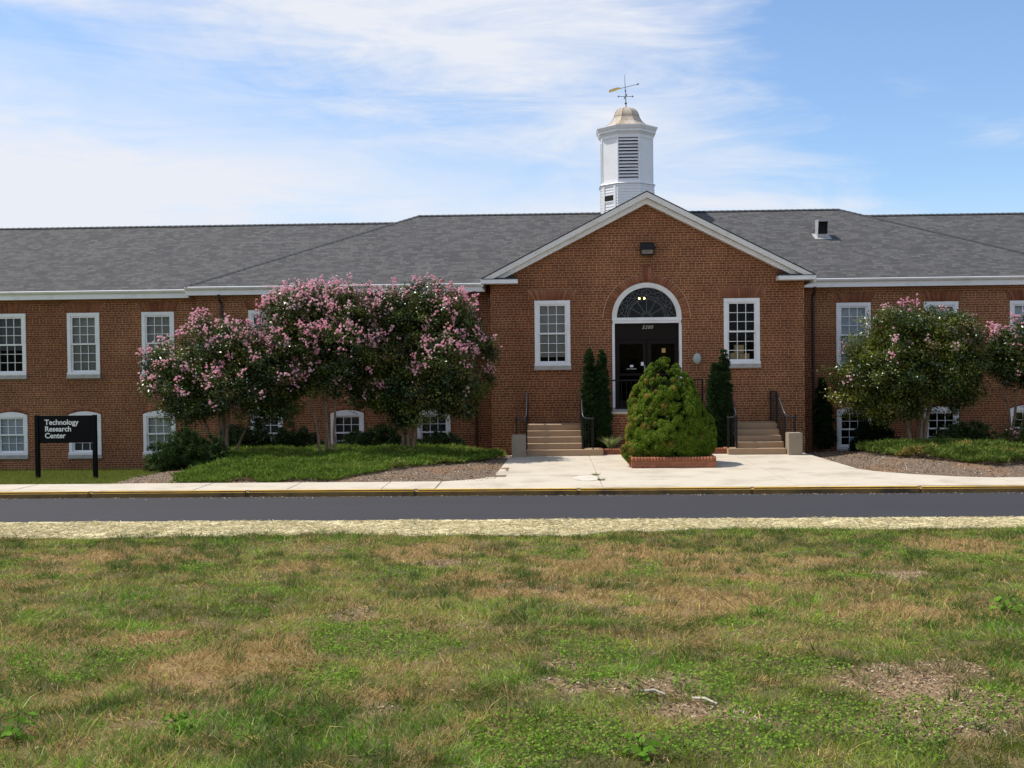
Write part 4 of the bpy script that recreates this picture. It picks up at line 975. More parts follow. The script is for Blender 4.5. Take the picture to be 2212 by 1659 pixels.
# ------------------------------------------------------------------ plants
def ellipsoid_pts(n, c_, r_, shell=(.6, 1.0), up_bias=0):
    d = nrm(rng.normal(size=(n, 3))); rad = rng.uniform(shell[0]**3, shell[1]**3, n)**(1/3)
    return np.array(c_)[None]+d*rad[:, None]*np.array(r_)[None], d
def crape(base, lobes, stems, lab, flower=.5, seed=0, nclump=112, leafsize=.072, tint=(1.05, 1.05, 1)):
    lobes = [(x, y, z-.03-.045*z, r_*.90) for x, y, z, r_ in lobes]
    """lobes: (x,y,z,r) absolute"""
    global rng
    rng = np.random.default_rng(seed)
    o = empty('crape_myrtle', base); tag(o, lab, 'tree', 'pink crape myrtles in front of the wings'); b0 = np.array(base)
    Pp, Nn, Cc, FP, FC = [], [], [], [], []
    LB = np.array(lobes, float)
    def inside(p, shrink=.8):
        d = np.sqrt((((p[:, None]-LB[None, :, :3])/np.array([1, 1, .92]))**2).sum(2))/LB[None, :, 3]; return (d < shrink).sum(1)
    for (x, y, z, r_) in lobes:
        n = int(nclump*r_*r_*1.9)
        c_, d = ellipsoid_pts(n, (x, y, z), (r_, r_, r_*.92), (.35, 1.0))
        c_ = c_+rng.normal(size=c_.shape)*.10
        kk = fbm(c_[:, 0]+c_[:, 1]*.7, c_[:, 2], .55, seed) > .36; c_, d = c_[kk], d[kk]
        for q, dd in zip(c_, d):
            hue = rng.random(); m = rng.integers(55, 120); sg_ = rng.uniform(.065, .135)
            p = q[None]+rng.normal(size=(m, 3))*np.array([sg_*1.15, sg_*1.15, sg_*.8])
            nn = rng.normal(size=(m, 3))*.8+dd[None]*.6+np.array([0, 0, .7])
            base_c = (np.array([.020, .042, .010])*(1-hue)+np.array([.115, .140, .020])*hue**1.4)*np.array(tint)
            if rng.random() < .07: base_c = np.array([.13, .105, .025])
            cc = base_c[None]*rng.uniform(.65, 1.4, (m, 1)); 
            Pp.append(p); Nn.append(nn); Cc.append(cc)
    zt_ = max(z+r_ for (x, y, z, r_) in lobes)-b0[2]
    # panicles of blossom on the outer, upper surfaces
    for (x, y, z, r_) in lobes:
        n = int(52*flower*r_*r_*2)
        q, d = ellipsoid_pts(n*3, (x, y, z), (r_, r_, r_*.92), (1.0, 1.06))
        keep = (inside(q, .93) == 0)&(rng.random(len(q)) < np.clip(.30+.8*d[:, 2], .03, 1)*sst(q[:, 2]-b0[2], .7+zt_*.1, zt_*.62)*(.25+1.3*sst(fbm(q[:, 0]+q[:, 1]*.5, q[:, 2], .6, seed+3), .38, .62))); q, d = q[keep], d[keep]
        for a, dd in zip(q, d):
            if dd[2] > .1 and rng.random() < .55:      # a shoot stands clear of the crown and carries the spray
                sv = dd*.6+np.array([0, 0, .8])+rng.normal(size=3)*.25; sv /= np.linalg.norm(sv); sl_ = rng.uniform(.08, .30); m3 = int(70*sl_)+6; tt = rng.random(m3)
                Pp.append(a[None]+sv[None]*(tt*sl_)[:, None]+rng.normal(size=(m3, 3))*.045); Nn.append(rng.normal(size=(m3, 3))+np.array([0, 0, .6])); Cc.append(np.array([[.085, .115, .024]])*np.array(tint)[None]*rng.uniform(.6, 1.4, (m3, 1)))
                a = a+sv*sl_
            ax = dd*.7+np.array([0, 0, .9])*(.4 if dd[2] > -.2 else -.2); ax /= np.linalg.norm(ax); ln = rng.uniform(.10, .26); np_ = int(4+ln*38)
            t = rng.random(np_)**1.2; pc = a[None]+ax[None]*(t*ln)[:, None]+rng.normal(size=(np_, 3))*((.085*(1-t)+.02)*rng.uniform(.7, 1.2))[:, None]
            p = np.repeat(pc, 15, 0); m = len(p); p = p+nrm(rng.normal(size=(m, 3)))*(.024*rng.random(m)**.5)[:, None]
            k = rng.uniform(.75, 1.2, (m, 1)); fade = rng.random()
            col = np.array([.90, .46, .56])*(1-fade)+np.array([.92, .66, .70])*fade
            FP.append(p); FC.append(col[None]*k)
            m2 = 26; Pp.append(a[None]-ax[None]*.08+rng.normal(size=(m2, 3))*.09); Nn.append(rng.normal(size=(m2, 3))+dd[None]); Cc.append(np.array([[.07, .09, .02]])*rng.uniform(.7, 1.4, (m2, 1)))
    P = np.concatenate(Pp)-b0; n = len(P)
    link('foliage', leaves('foliage', P, np.concatenate(Nn), rng.uniform(.7, 1.3, n)*leafsize, rng.uniform(.7, 1.2, n)*leafsize*.55, np.concatenate(Cc)), M_leaf, o)
    P = np.concatenate(FP)-b0; n = len(P)
    link('blossom', leaves('blossom', P, rng.normal(size=(n, 3))+np.array([0, -.2, .4]), rng.uniform(.022, .042, n), rng.uniform(.020, .036, n), np.concatenate(FC)), M_bloss, o)
    mb = MB(); rs = random.Random(seed)
    for (dx, dy, lx, ly, lz, rad) in stems:
        p0 = V_((dx, dy, -.12)); p3 = V_((lx, ly, lz))-V_(base); pts = []
        for k in range(9):
            t = k/8; p = p0.lerp(p3, t); bow = math.sin(t*math.pi)*.10
            p.x += -bow*(1 if p3.x > 0 else -1)*.8+rs.uniform(-.018, .018); p.y += rs.uniform(-.018, .018); pts.append(p)
        mb.tube(pts, [rad*(1-.62*k/8)*(1.25 if k == 0 else 1) for k in range(9)], 8)
        for j in range(3):                     # limbs
            a = pts[5+j]; d = V_((rs.uniform(-1, 1), rs.uniform(-.7, .7), rs.uniform(.5, 1.2))).normalized(); Lb = rs.uniform(.5, 1.0)
            mb.tube([a, a+d*Lb*.5+V_((0, 0, .04)), a+d*Lb+V_((0, 0, .14))], [rad*.42, rad*.3, rad*.1], 6)
    mb.build('trunk', M_bark, o, smooth=True)
    return o
gz = lambda x, y: float(gard_z(np.array([x]), np.array([y]))[0])
T1 = (-10.95, -3.6, gz(-10.95, -3.6))
crape(T1, [(-12.1, -3.6, 2.45, .78), (-11.35, -3.7, 2.95, .88), (-10.55, -3.4, 2.85, .85), (-9.85, -3.7, 2.35, .80), (-11.6, -3.9, 1.85, .85), (-10.5, -4.0, 1.75, .90), (-12.35, -3.5, 1.95, .55), (-9.6, -3.4, 1.6, .55), (-11.0, -3.3, 2.5, 1.0)],
      [(-.06, 0, -11.9, -3.6, 2.1, .055), (.03, .05, -11.2, -3.3, 2.6, .06), (.10, -.03, -10.6, -3.6, 2.5, .06), (.0, .1, -10.9, -3.9, 2.2, .05), (.18, 0, -9.75, -3.6, 1.9, .045)],
      'leftmost pink crape myrtle, beside the wing window above the big yew shrub', .62, 101)
T2 = (-8.45, -3.0, gz(-8.45, -3.0))
crape(T2, [(-9.25, -3.1, 3.75, .80), (-8.5, -2.9, 4.00, .72), (-7.75, -3.1, 3.85, .72), (-8.9, -3.3, 2.95, .85), (-7.9, -3.4, 2.95, .85), (-9.5, -3.0, 2.95, .65), (-8.4, -3.2, 2.2, .62), (-9.2, -3.2, 2.0, .52)],
      [(-.14, 0, -9.15, -3.1, 2.9, .042), (-.02, .08, -8.75, -2.9, 2.9, .042), (.10, -.04, -8.35, -3.1, 2.9, .042), (.20, .06, -8.05, -2.9, 3.0, .042)],
      'middle pink crape myrtle of the left three, with bare upright stems', .95, 202)
T3 = (-6.45, -2.3, gz(-6.45, -2.3))
crape(T3, [(-6.95, -2.4, 3.75, .85), (-6.1, -2.3, 3.95, .82), (-5.35, -2.4, 3.65, .80), (-4.85, -2.4, 2.95, .70), (-6.6, -2.7, 2.75, 1.0), (-5.5, -2.7, 2.55, 1.0), (-7.2, -2.5, 2.0, .85), (-6.2, -2.8, 1.75, .95), (-5.2, -2.5, 1.7, .80), (-6.7, -2.4, 1.35, .6), (-4.75, -2.3, 2.1, .5)],
      [(-.1, 0, -6.9, -2.4, 2.3, .06), (0, .06, -6.4, -2.3, 2.6, .075), (.12, 0, -5.9, -2.4, 2.3, .07), (.05, -.06, -6.3, -2.6, 2.2, .05)],
      'tallest pink crape myrtle, nearest the left side of the entrance pavilion', .72, 303)
T4 = (7.05, -1.3, gz(7.05, -1.3))
crape(T4, [(5.75, -1.4, 2.75, .72), (6.35, -1.5, 3.35, .72), (7.1, -1.3, 3.45, .68), (7.85, -1.5, 3.2, .75), (5.35, -1.4, 1.95, .68), (6.3, -1.8, 2.3, .9), (7.4, -1.7, 2.3, 1.0), (8.3, -1.4, 2.45, .75), (8.0, -1.4, 1.65, .7), (6.1, -1.5, 1.35, .58), (5.4, -1.4, 1.45, .48), (7.0, -1.4, 1.5, .7)],
      [(-.14, 0, 6.3, -1.4, 2.0, .07), (.0, .05, 7.0, -1.3, 2.4, .085), (.14, 0, 7.6, -1.4, 2.2, .075), (.06, -.05, 7.3, -1.6, 2.0, .06)],
      'sparsely blooming crape myrtle just right of the entrance pavilion', .13, 404, tint=(1.6, 1.45, 1.1))
T5 = (9.55, -1.1, gz(9.55, -1.1))
crape(T5, [(9.35, -1.3, 2.75, .60), (9.95, -1.4, 2.95, .75), (10.6, -1.3, 2.8, .8), (9.6, -1.3, 2.35, .62), (10.4, -1.5, 2.2, .7)],
      [(0, 0, 9.3, -1.2, 2.1, .04), (.05, 0, 9.9, -1.3, 2.6, .05), (.1, .04, 10.5, -1.3, 2.4, .045)],
      'pink crape myrtle cut off by the right edge of the picture', .6, 505)
T6 = (9.75, -2.2, gz(9.75, -2.2))
crape(T6, [(9.55, -2.3, .72, .34), (9.95, -2.3, .95, .45), (9.15, -2.35, .45, .22)], [(-.03, 0, 9.5, -2.3, .7, .015), (.04, 0, 9.95, -2.3, .9, .015)],
      'low crape myrtle sprout with two pink sprays among the junipers', .5, 606, 90, .05)

def needle_cloud(name, centers, dirs, radii, per, ln, wd, colf, matl, parent, off, up_=.5, spread=.9):
    """tufts of short needles radiating from each centre"""
    P, D, C, T = [], [], [], []
    for c_, d, r_ in zip(centers, dirs, radii):
        m = per; v = nrm(rng.normal(size=(m, 3))*spread+d[None]+np.array([0, 0, up_])); rr__ = r_*rng.uniform(.35, 1, m)
        P.append(c_[None]+v*rr__[:, None]); D.append(v+rng.normal(size=(m, 3))*.35); a, b_ = colf(c_, d, m); C.append(a); T.append(b_)
    P = np.concatenate(P)-np.array(off)[None]; n = len(P)
    me = blades(name, P, np.concatenate(D), rng.uniform(.7, 1.3, n)*wd, rng.uniform(.6, 1.3, n)*ln, np.concatenate(C), rng.normal(size=(n, 3))*.15, np.concatenate(T))
    return link(name, me, matl, parent)

# conical dwarf spruce in the planter
rng = np.random.default_rng(77)
SB = (.10, -4.45, .2); sp_ = empty('conical_evergreen', SB); tag(sp_, 'bright green clumpy conical evergreen overflowing the square brick planter', 'shrub')
prof = [(0, .86), (.15, 1.02), (.45, 1.06), (.75, .99), (1.1, .88), (1.45, .77), (1.75, .64), (2.0, .48), (2.18, .31), (2.29, .13)]
pr_z = np.array([a for a, _ in prof]); pr_r = np.array([b_ for _, b_ in prof])
ctr, nor, rad = [], [], []
axx = lambda z: SB[0]+.06-.20*z/2.3
for k in range(1350):
    z = 2.3*(1-math.sqrt(1-rng.random()*.985)) if k > 60 else rng.uniform(1.3, 2.28)
    a = rng.uniform(0, 2*math.pi); r0_ = float(np.interp(z, pr_z, pr_r)); lump = .07*math.sin(3*a+z*4)+.05*math.sin(5*a-z*6+1)
    q = rng.uniform(.045, .125)*(1 if z < 1.6 else .7); r_ = max(.015, r0_*(1+lump*.8)-q*rng.uniform(.55, 1.0))
    ctr.append((axx(z)+r_*math.cos(a), SB[1]+r_*math.sin(a), SB[2]+z)); nor.append((math.cos(a), math.sin(a), .35)); rad.append(q)
for k in range(60):               # the lobe hanging over the left front corner
    v = nrm(rng.normal(size=(1, 3)))[0]; ctr.append((-.80+v[0]*.20, -5.12+v[1]*.20, .33+v[2]*.16)); nor.append(v); rad.append(rng.uniform(.07, .13))
Pl, Nl, Cl = [], [], []
for c_, d, q in zip(np.array(ctr), np.array(nor), rad):
    m = int(42000*q*q*rng.uniform(.7, 1.1))+60; v = nrm(rng.normal(size=(m, 3))+d[None]*.9); f = rng.uniform(.55, 1.12, m)
    Pl.append(c_[None]+v*(q*f)[:, None]); Nl.append(v+rng.normal(size=(m, 3))*.5+np.array([0, 0, .15]))
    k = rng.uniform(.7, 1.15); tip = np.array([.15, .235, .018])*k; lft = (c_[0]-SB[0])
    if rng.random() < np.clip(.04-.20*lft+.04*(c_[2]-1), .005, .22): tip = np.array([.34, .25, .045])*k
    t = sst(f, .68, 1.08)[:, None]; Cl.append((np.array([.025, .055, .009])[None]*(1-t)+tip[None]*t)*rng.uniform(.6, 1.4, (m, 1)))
P = np.concatenate(Pl)-np.array(SB); n = len(P)
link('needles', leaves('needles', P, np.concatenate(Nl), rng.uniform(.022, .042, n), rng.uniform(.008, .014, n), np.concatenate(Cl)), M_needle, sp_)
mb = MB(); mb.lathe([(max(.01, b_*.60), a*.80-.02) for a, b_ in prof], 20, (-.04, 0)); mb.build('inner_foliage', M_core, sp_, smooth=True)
mb = MB(); mb.tube([(0, 0, -.1), (0, 0, .6)], [.07, .05], 8); mb.build('trunk', M_bark, sp_)

def yew(name, base, spires, lab, seed, dens=1.0, cat='shrub', cl=((.018, .040, .012), (.055, .095, .030)), ln=.055, group=None):
    """spires: (dx, dy, height, radius)"""
    global rng
    rng = np.random.default_rng(seed); o = empty(name, base); tag(o, lab, cat, group); cc, dd, rr_ = [], [], []
    for (dx, dy, h, r_) in spires:
        for k in range(int(h*r_*520*dens)):
            z = h*rng.random(); a = rng.uniform(0, 2*math.pi); pr__ = r_*min(1, (1-(z/h)**5)*1.0+.10)*min(1, .75+z/h*.8)*(1+.14*math.sin(z*9+a*2))
            q = pr__*rng.uniform(.6, 1.0); cc.append((base[0]+dx+q*math.cos(a), base[1]+dy+q*math.sin(a), base[2]+z)); dd.append((math.cos(a)*.8, math.sin(a)*.8, .8)); rr_.append(.07)
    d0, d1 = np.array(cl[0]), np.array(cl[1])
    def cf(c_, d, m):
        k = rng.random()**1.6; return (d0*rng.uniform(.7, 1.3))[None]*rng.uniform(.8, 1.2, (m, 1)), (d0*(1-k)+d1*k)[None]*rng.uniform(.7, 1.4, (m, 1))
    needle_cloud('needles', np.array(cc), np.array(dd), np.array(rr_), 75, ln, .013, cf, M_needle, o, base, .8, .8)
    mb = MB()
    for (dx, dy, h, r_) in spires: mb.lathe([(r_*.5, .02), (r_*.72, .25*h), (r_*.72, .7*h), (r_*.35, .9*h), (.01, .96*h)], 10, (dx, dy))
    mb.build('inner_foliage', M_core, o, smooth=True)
    mb = MB()
    for (dx, dy, h, r_) in spires: mb.tube([(dx, dy, -.05), (dx, dy, .3)], .03, 6)
    mb.build('stem', M_bark, o); return o
yew('columnar_yew', (-1.50, -1.20, .12), [(-.17, 0, 2.62, .18), (.17, -.05, 2.60, .17), (0, .05, 2.1, .25), (.2, -.02, 1.5, .2)], 'two spired dark columnar yew between the left steps and the porch', 21, cat='shrub', group='columnar yews flanking the porch')
yew('columnar_yew', (1.83, -1.20, .12), [(.11, 0, 2.55, .19), (-.13, -.03, 2.20, .20), (0, .05, 2.0, .27), (.12, -.05, 1.4, .22)], 'dark columnar yew between the conical evergreen and the right steps', 22, cat='shrub', group='columnar yews flanking the porch')
yew('columnar_yew', (5.18, 1.28, -.15), [(0, 0, 2.0, .2), (.12, -.05, 1.3, .22)], 'dark upright shrub in the shaded corner by the downspout', 23, cat='shrub')

# spreading shrubs against the wings
def spread_shrub(base, r_, h, lab, seed, n=None, cl=((.014, .028, .010), (.045, .075, .022)), spiky=0):
    global rng
    rng = np.random.default_rng(seed); o = empty('spreading_yew', base); tag(o, lab, 'shrub', 'spreading shrubs along the wings'); cc, dd, rr_ = [], [], []
    n = n or int(260*r_*h*2.2)
    for k in range(n):
        d = nrm(rng.normal(size=(1, 3)))[0]; d[2] = abs(d[2]); q = rng.uniform(.55, 1.0)*(1+.18*math.sin(d[0]*7+d[1]*5+seed)); 
        cc.append((base[0]+d[0]*r_*q, base[1]+d[1]*r_*.7*q, base[2]+d[2]*h*q)); dd.append(d); rr_.append(rng.uniform(.08, .15))
    d0, d1 = np.array(cl[0]), np.array(cl[1])
    def cf(c_, d, m):
        k = rng.random()**1.5; return (d0*rng.uniform(.7, 1.3))[None]*rng.uniform(.8, 1.2, (m, 1)), (d0*(1-k)+d1*k)[None]*rng.uniform(.7, 1.4, (m, 1))
    needle_cloud('needles', np.array(cc), np.array(dd), np.array(rr_), 75, .07, .014, cf, M_needle, o, base, .5, .7)
    if spiky:
        m = 900*spiky; v = nrm(rng.normal(size=(60*spiky, 3))*np.array([1, .7, .4])+np.array([0, 0, .6])); P = []; D = []
        for q in v:
            t = rng.uniform(.75, 1.25, 15); P.append(q[None]*t[:, None]*np.array([r_, r_*.7, h])); D.append(q[None]+rng.normal(size=(15, 3))*.5)
        P = np.concatenate(P); n_ = len(P)
        link('shoots', blades('shoots', P, np.concatenate(D), np.full(n_, .016), np.full(n_, .09), np.repeat(d1[None], n_, 0)*rng.uniform(.6, 1.3, (n_, 1))), M_needle, o)
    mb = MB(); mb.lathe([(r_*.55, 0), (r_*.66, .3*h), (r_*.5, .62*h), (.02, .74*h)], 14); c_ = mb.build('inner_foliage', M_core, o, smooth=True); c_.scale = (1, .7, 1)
    return o
G2 = ((.020, .042, .012), (.07, .115, .026))
sh = [(-11.25, -5.2, .86, .78, 'big shaggy yew shrub beside the mulch hill, left of the leftmost crape myrtle stems', G2, 2),
      (-12.6, -1.6, .8, .85, 'dark yew shrub behind the big shaggy one, below the wing window', None, 1),
      (-11.2, -.9, .85, .85, 'dark yew shrub behind the stems of the leftmost crape myrtle', None, 1),
      (-9.9, -.6, .85, .72, 'dark low yew shrub between the first and second crape myrtle stems', None, 0),
      (-7.6, -.5, .95, .75, 'dark low yew shrub under the white arched window, right of the bare stems', None, 1),
      (-5.9, .3, .75, .55, 'small dark shrub under the window nearest the pavilion on the left', None, 0),
      (-20.1, -2.6, .95, .82, 'dark shrub at the left edge of the picture by the sign', G2, 1),
      (6.35, .2, .58, .85, 'rounded dark shrub left of the right crape myrtle trunk', None, 0),
      (8.75, -.2, .85, .72, 'dark spreading shrub right of the crape myrtle trunk, below the window', None, 1),
      (10.4, -.6, .8, .6, 'dark shrub at the right edge of the picture behind the junipers', None, 0)]
for k, (x, y, r_, h, lab, cl, spk) in enumerate(sh): spread_shrub((x, y, gz(x, y)-.05), r_, h, lab, 40+k, cl=cl or ((.012, .024, .009), (.035, .06, .018)), spiky=spk)

# juniper ground cover: one mass each side
def juniper(name, n, xr, yr, inside, hf, cols, seed):
    global rng
    rng = np.random.default_rng(seed); x = rng.uniform(*xr, n); y = rng.uniform(*yr, n); k = inside(x, y) > rng.random(n)*.5+.25; x, y = x[k], y[k]; m = len(x)
    h = hf(x, y); z = gard_z(x, y)+h*rng.uniform(.25, 1.0, m)**.6
    e = .05; gx_ = (hf(x+e, y)-h)/e; gy_ = (hf(x, y+e)-h)/e
    D = np.stack([-gx_*.6+rng.normal(size=m)*.75, -gy_*.6-.25+rng.normal(size=m)*.75, .75+rng.normal(size=m)*.3], 1)
    nn = fbm(x, y, .25, seed+1); n2_ = fbm(x, y, 1.0, seed+5)
    c0, c1, c2 = [np.array(c_) for c_ in cols]
    T = c0[None]*(1-nn[:, None])+c1[None]*nn[:, None]; br = sst(n2_, .56, .68)[:, None]*.8*(rng.random((m, 1)) < .7); T = T*(1-br)+c2[None]*br
    T = T*rng.uniform(.65, 1.35, (m, 1))
    me = blades(name, np.stack([x, y, z], 1), D, rng.uniform(.014, .028, m), rng.uniform(.06, .13, m), T*.5, rng.normal(size=(m, 3))*.2, T)
    return tag(link(name, me, M_needle), kind='stuff')
def in_left(x, y):
    j = (fbm(x, y, .6, 91)-.5)*.9
    a = sst(x+j+(y+8)*.12, -10.75, -10.45)*sst(-(x+j*.5), 3.95, 4.15); ln_ = -8.0+np.maximum(0, x+7.3)*1.55
    return a*sst(y-ln_+j, 0, .25)*sst(-y+j, .3, .9)*sst(y, -8.02, -7.95)
jh_l = lambda x, y: (.03+.20*sst(fbm(x, y, .75, 95), .3, .75))*sst(y, -8.1, -7.3)+.03
o = juniper('juniper_ground_cover', 150000, (-12.3, -3.8), (-8.0, .2), in_left, jh_l, ((.125, .21, .03), (.23, .33, .045), (.30, .34, .07)), 61)
tag(o, 'low green juniper carpet sloping to the sidewalk under the three left crape myrtles', 'ground cover')
def in_right(x, y):
    j = (fbm(x, y, .8, 92)-.5)*1.6; near = np.maximum(-2.9-1.65*(x-5), -6.1)+.25*np.sin(x*1.7)
    return sst(x+j*.6, 5.35, 5.7)*sst(y-near+j*.5, -.1, .15)*sst(-y+j*.4, .5, 1.0)
jh_r = lambda x, y: .05+.24*sst(fbm(x, y, .7, 96), .3, .75)
o = juniper('juniper_ground_cover', 190000, (5.0, 14.5), (-7.0, 0), in_right, jh_r, ((.10, .165, .026), (.21, .28, .05), (.46, .31, .10)), 62)
tag(o, 'yellow green juniper mounds with tan patches in front of the right crape myrtle', 'ground cover')

# strappy grass tuft in the low bed
rng = np.random.default_rng(31)
gt = empty('grass_tuft', (-1.12, -1.50, .12)); tag(gt, 'pale green strappy grass tuft in the low brick bed left of the conical evergreen', 'plant')
m = 260; a = rng.uniform(0, 2*np.pi, m); D = np.stack([np.cos(a)*.75, np.sin(a)*.75, rng.uniform(.9, 3.0, m)], 1); P = np.stack([np.cos(a)*.06, np.sin(a)*.06, np.zeros(m)], 1)
col = np.array([.36, .44, .14])[None]*rng.uniform(.6, 1.3, (m, 1)); col[rng.random(m) < .25] = (.38, .38, .22)
bd = np.stack([np.cos(a)*.3, np.sin(a)*.3, -rng.uniform(.1, .35, m)], 1)
link('leaf_blades', blades('leaf_blades', P, D, rng.uniform(.012, .02, m), rng.uniform(.30, .50, m), col, bd*.7), M_grass, gt)

# ------------------------------------------------------------------ grass, straw, mulch (stuff)
rng = np.random.default_rng(5)
def cull(x, y, pad=.6):
    """keep what the camera could see, with a margin for a step aside"""
    d = y+30; return (d > 3.6)&(np.abs(x+2.74+d*.035) < d*.53+pad)
def edge_y(x): return -15.45+(fbm(x, x*0+3, 1.1, 12)-.5)*.85+.42*sst(x, -3.5, 0)
def lawn_grass():
    n = 1250000; u = rng.random(n); d = 3.8*(15.2/3.8)**u            # denser towards the viewer
    x = -2.74-d*.035+rng.uniform(-1, 1, n)*(d*.53+2.6); y = -30+d
    ey_ = edge_y(x)+(rng.random(n)-.35)*.25; y = np.where(y > ey_, ey_-rng.random(n)*.5, y)
    p = (d/15.2)**.6; k = rng.random(n) < p; x, y, d = x[k], y[k], d[k]
    dry, soil, clo = lawn_masks(x, y); tuft = fbm(x, y, .13, 81)
    keep = rng.random(len(x)) < np.clip((1-soil*.96)*(.35+.9*sst(tuft, .3, .62)), 0, 1); x, y, d, dry, clo, tuft, soil = [v[keep] for v in (x, y, d, dry, clo, tuft, soil)]
    m = len(x); z = lawn_z(x, y)
    r_ = rng.random(m); isdry = r_ < dry*.62+.10
    lush = sst(fbm(x, y, 1.6, 43)+(.22*sst(-y, 21, 25)), .5, .75)
    ln = rng.uniform(.022, .062, m)*(1+.55*sst(tuft, .5, .8))*(1+.35*lush); ln *= np.where(clo > .5, .55, 1)
    tall = rng.random(m) < .012; ln = np.where(tall, ln*2.4, ln)
    g0 = np.array([.225, .29, .034]); g1 = np.array([.145, .29, .024]); g2 = np.array([.33, .37, .16]); dc0 = np.array([.58, .425, .19]); dc1 = np.array([.40, .265, .105])
    k1 = lush[:, None]; C = g0[None]*(1-k1)+g1[None]*k1
    bl = (rng.random((m, 1)) < .18); C = np.where(bl, g2[None], C)
    h1 = vnoise(x, y, .17, 201)[:, None]; h2 = vnoise(x, y, .33, 207)[:, None]
    C = C*np.where(h2 > .60, .55, np.where(h2 < .34, 1.35, 1.0)); isdry = isdry|((h1[:, 0] > .66)&(rng.random(m) < .55))
    cl_ = (clo[:, None] > .45); C = np.where(cl_, np.array([[.15, .28, .022]]), C)
    t = rng.random((m, 1)); C = np.where(isdry[:, None], dc0[None]*t+dc1[None]*(1-t), C); C = C*rng.uniform(.35, 1.65, (m, 1))
    lean = np.stack([fbm(x, y, .5, 61)-.5, fbm(x, y, .5, 66)-.5, np.zeros(m)], 1)*1.6
    D = np.stack([rng.normal(size=m)*.75, rng.normal(size=m)*.75, np.full(m, .75)], 1)+lean
    wd = rng.uniform(.0022, .0042, m)*(1+.08*(d-4)); wd = np.where(tall, wd*1.3, wd)
    return blades('lawn_grass', np.stack([x, y, z-.004], 1), D, wd, ln, C, rng.normal(size=(m, 3))*.28+lean*.3)
tag(link('lawn_grass', lawn_grass(), M_grass), 'rough sunlit lawn of green and dry brown grass in the foreground', 'grass', kind='stuff')
def tufts():
    n = 2200; d = 4.2+rng.random(n)**.8*10.5; x = -2.74-d*.035+rng.uniform(-1, 1, n)*(d*.53+2.0); y = -30+d
    den = fbm(x, y, 1.3, 123)+.22*pm(SOIL, x, y, 0); k = rng.random(n) < sst(den, .40, .62); x, y, d = x[k], y[k], d[k]
    P, D, C, H = [], [], [], []
    for a, b_ in zip(x, y):
        m = rng.integers(14, 46); q = rng.normal(size=(m, 2))*.028; h = rng.uniform(.05, .13); z = float(lawn_z(np.array([a]), np.array([b_]))[0])
        P.append(np.column_stack([a+q[:, 0], b_+q[:, 1], np.full(m, z-.004)])); D.append(np.column_stack([q*11+rng.normal(size=(m, 2))*.18, np.full(m, .8)]))
        t = rng.random(); c_ = np.array([.10, .17, .045])*(1-t)+np.array([.16, .20, .055])*t
        if rng.random() < .2: c_ = np.array([.30, .24, .11])
        C.append(c_[None]*rng.uniform(.6, 1.3, (m, 1))); H.append(h*rng.uniform(.6, 1.2, m))
    P = np.concatenate(P); m = len(P); d = P[:, 1]+30
    return blades('grass_tufts', P, np.concatenate(D), rng.uniform(.003, .005, m)*(1+.08*(d-4)), np.concatenate(H), np.concatenate(C), rng.normal(size=(m, 3))*.25+np.array([0, 0, -.1]))
tag(link('grass_tufts', tufts(), M_grass), 'scattered taller dark green grass tufts standing out of the lawn', 'grass tufts', kind='stuff')
def clover():
    n = 430000; u = rng.random(n); d = 3.8*(15/3.8)**u; x = -2.74-d*.035+rng.uniform(-1, 1, n)*(d*.53+2.6); y = -30+d
    _, soil, clo = lawn_masks(x, y); k = (rng.random(n) < sst(clo, .25, .75)*.8*(d/15)**.35)&(y < -15.5); x, y, d = x[k], y[k], d[k]; m = len(x)
    z = lawn_z(x, y)+rng.uniform(.008, .05, m); C = np.array([[.16, .28, .030]])*rng.uniform(.35, 1.5, (m, 1)); C[rng.random(m) < .12] = (.27, .33, .06)
    return leaves('clover', np.stack([x, y, z], 1), rng.normal(size=(m, 3))*.45+np.array([0, -.1, 1]), rng.uniform(.010, .020, m)*(1+.03*d), rng.uniform(.009, .016, m)*(1+.03*d), C)
tag(link('clover', clover(), M_grass), 'low bright green clover patches spread through the lawn', 'clover', kind='stuff')
def debris():
    n = 210000; d = 4+rng.random(n)*11; x = -2.74-d*.035+rng.uniform(-1, 1, n)*(d*.53+2.6); y = -30+d
    dry, soil, clo = lawn_masks(x, y); k = rng.random(n) < np.clip(sst(soil, .3, .8)*.9+dry*.06, 0, 1); x, y = x[k], y[k]; m = len(x)
    z = lawn_z(x, y)+.006; C = np.array([[.29, .20, .118]])*rng.uniform(.45, 1.5, (m, 1)); q = rng.random(m) < .14; C[q] = np.array([.5, .42, .32])
    return leaves('bark_litter', np.stack([x, y, z], 1), rng.normal(size=(m, 3))*.35+np.array([0, 0, 1]), rng.uniform(.012, .05, m), rng.uniform(.006, .016, m), C)
tag(link('bark_litter', debris(), M_chip), 'brown bark litter on the bare soil patches of the lawn', 'bark litter', kind='stuff')
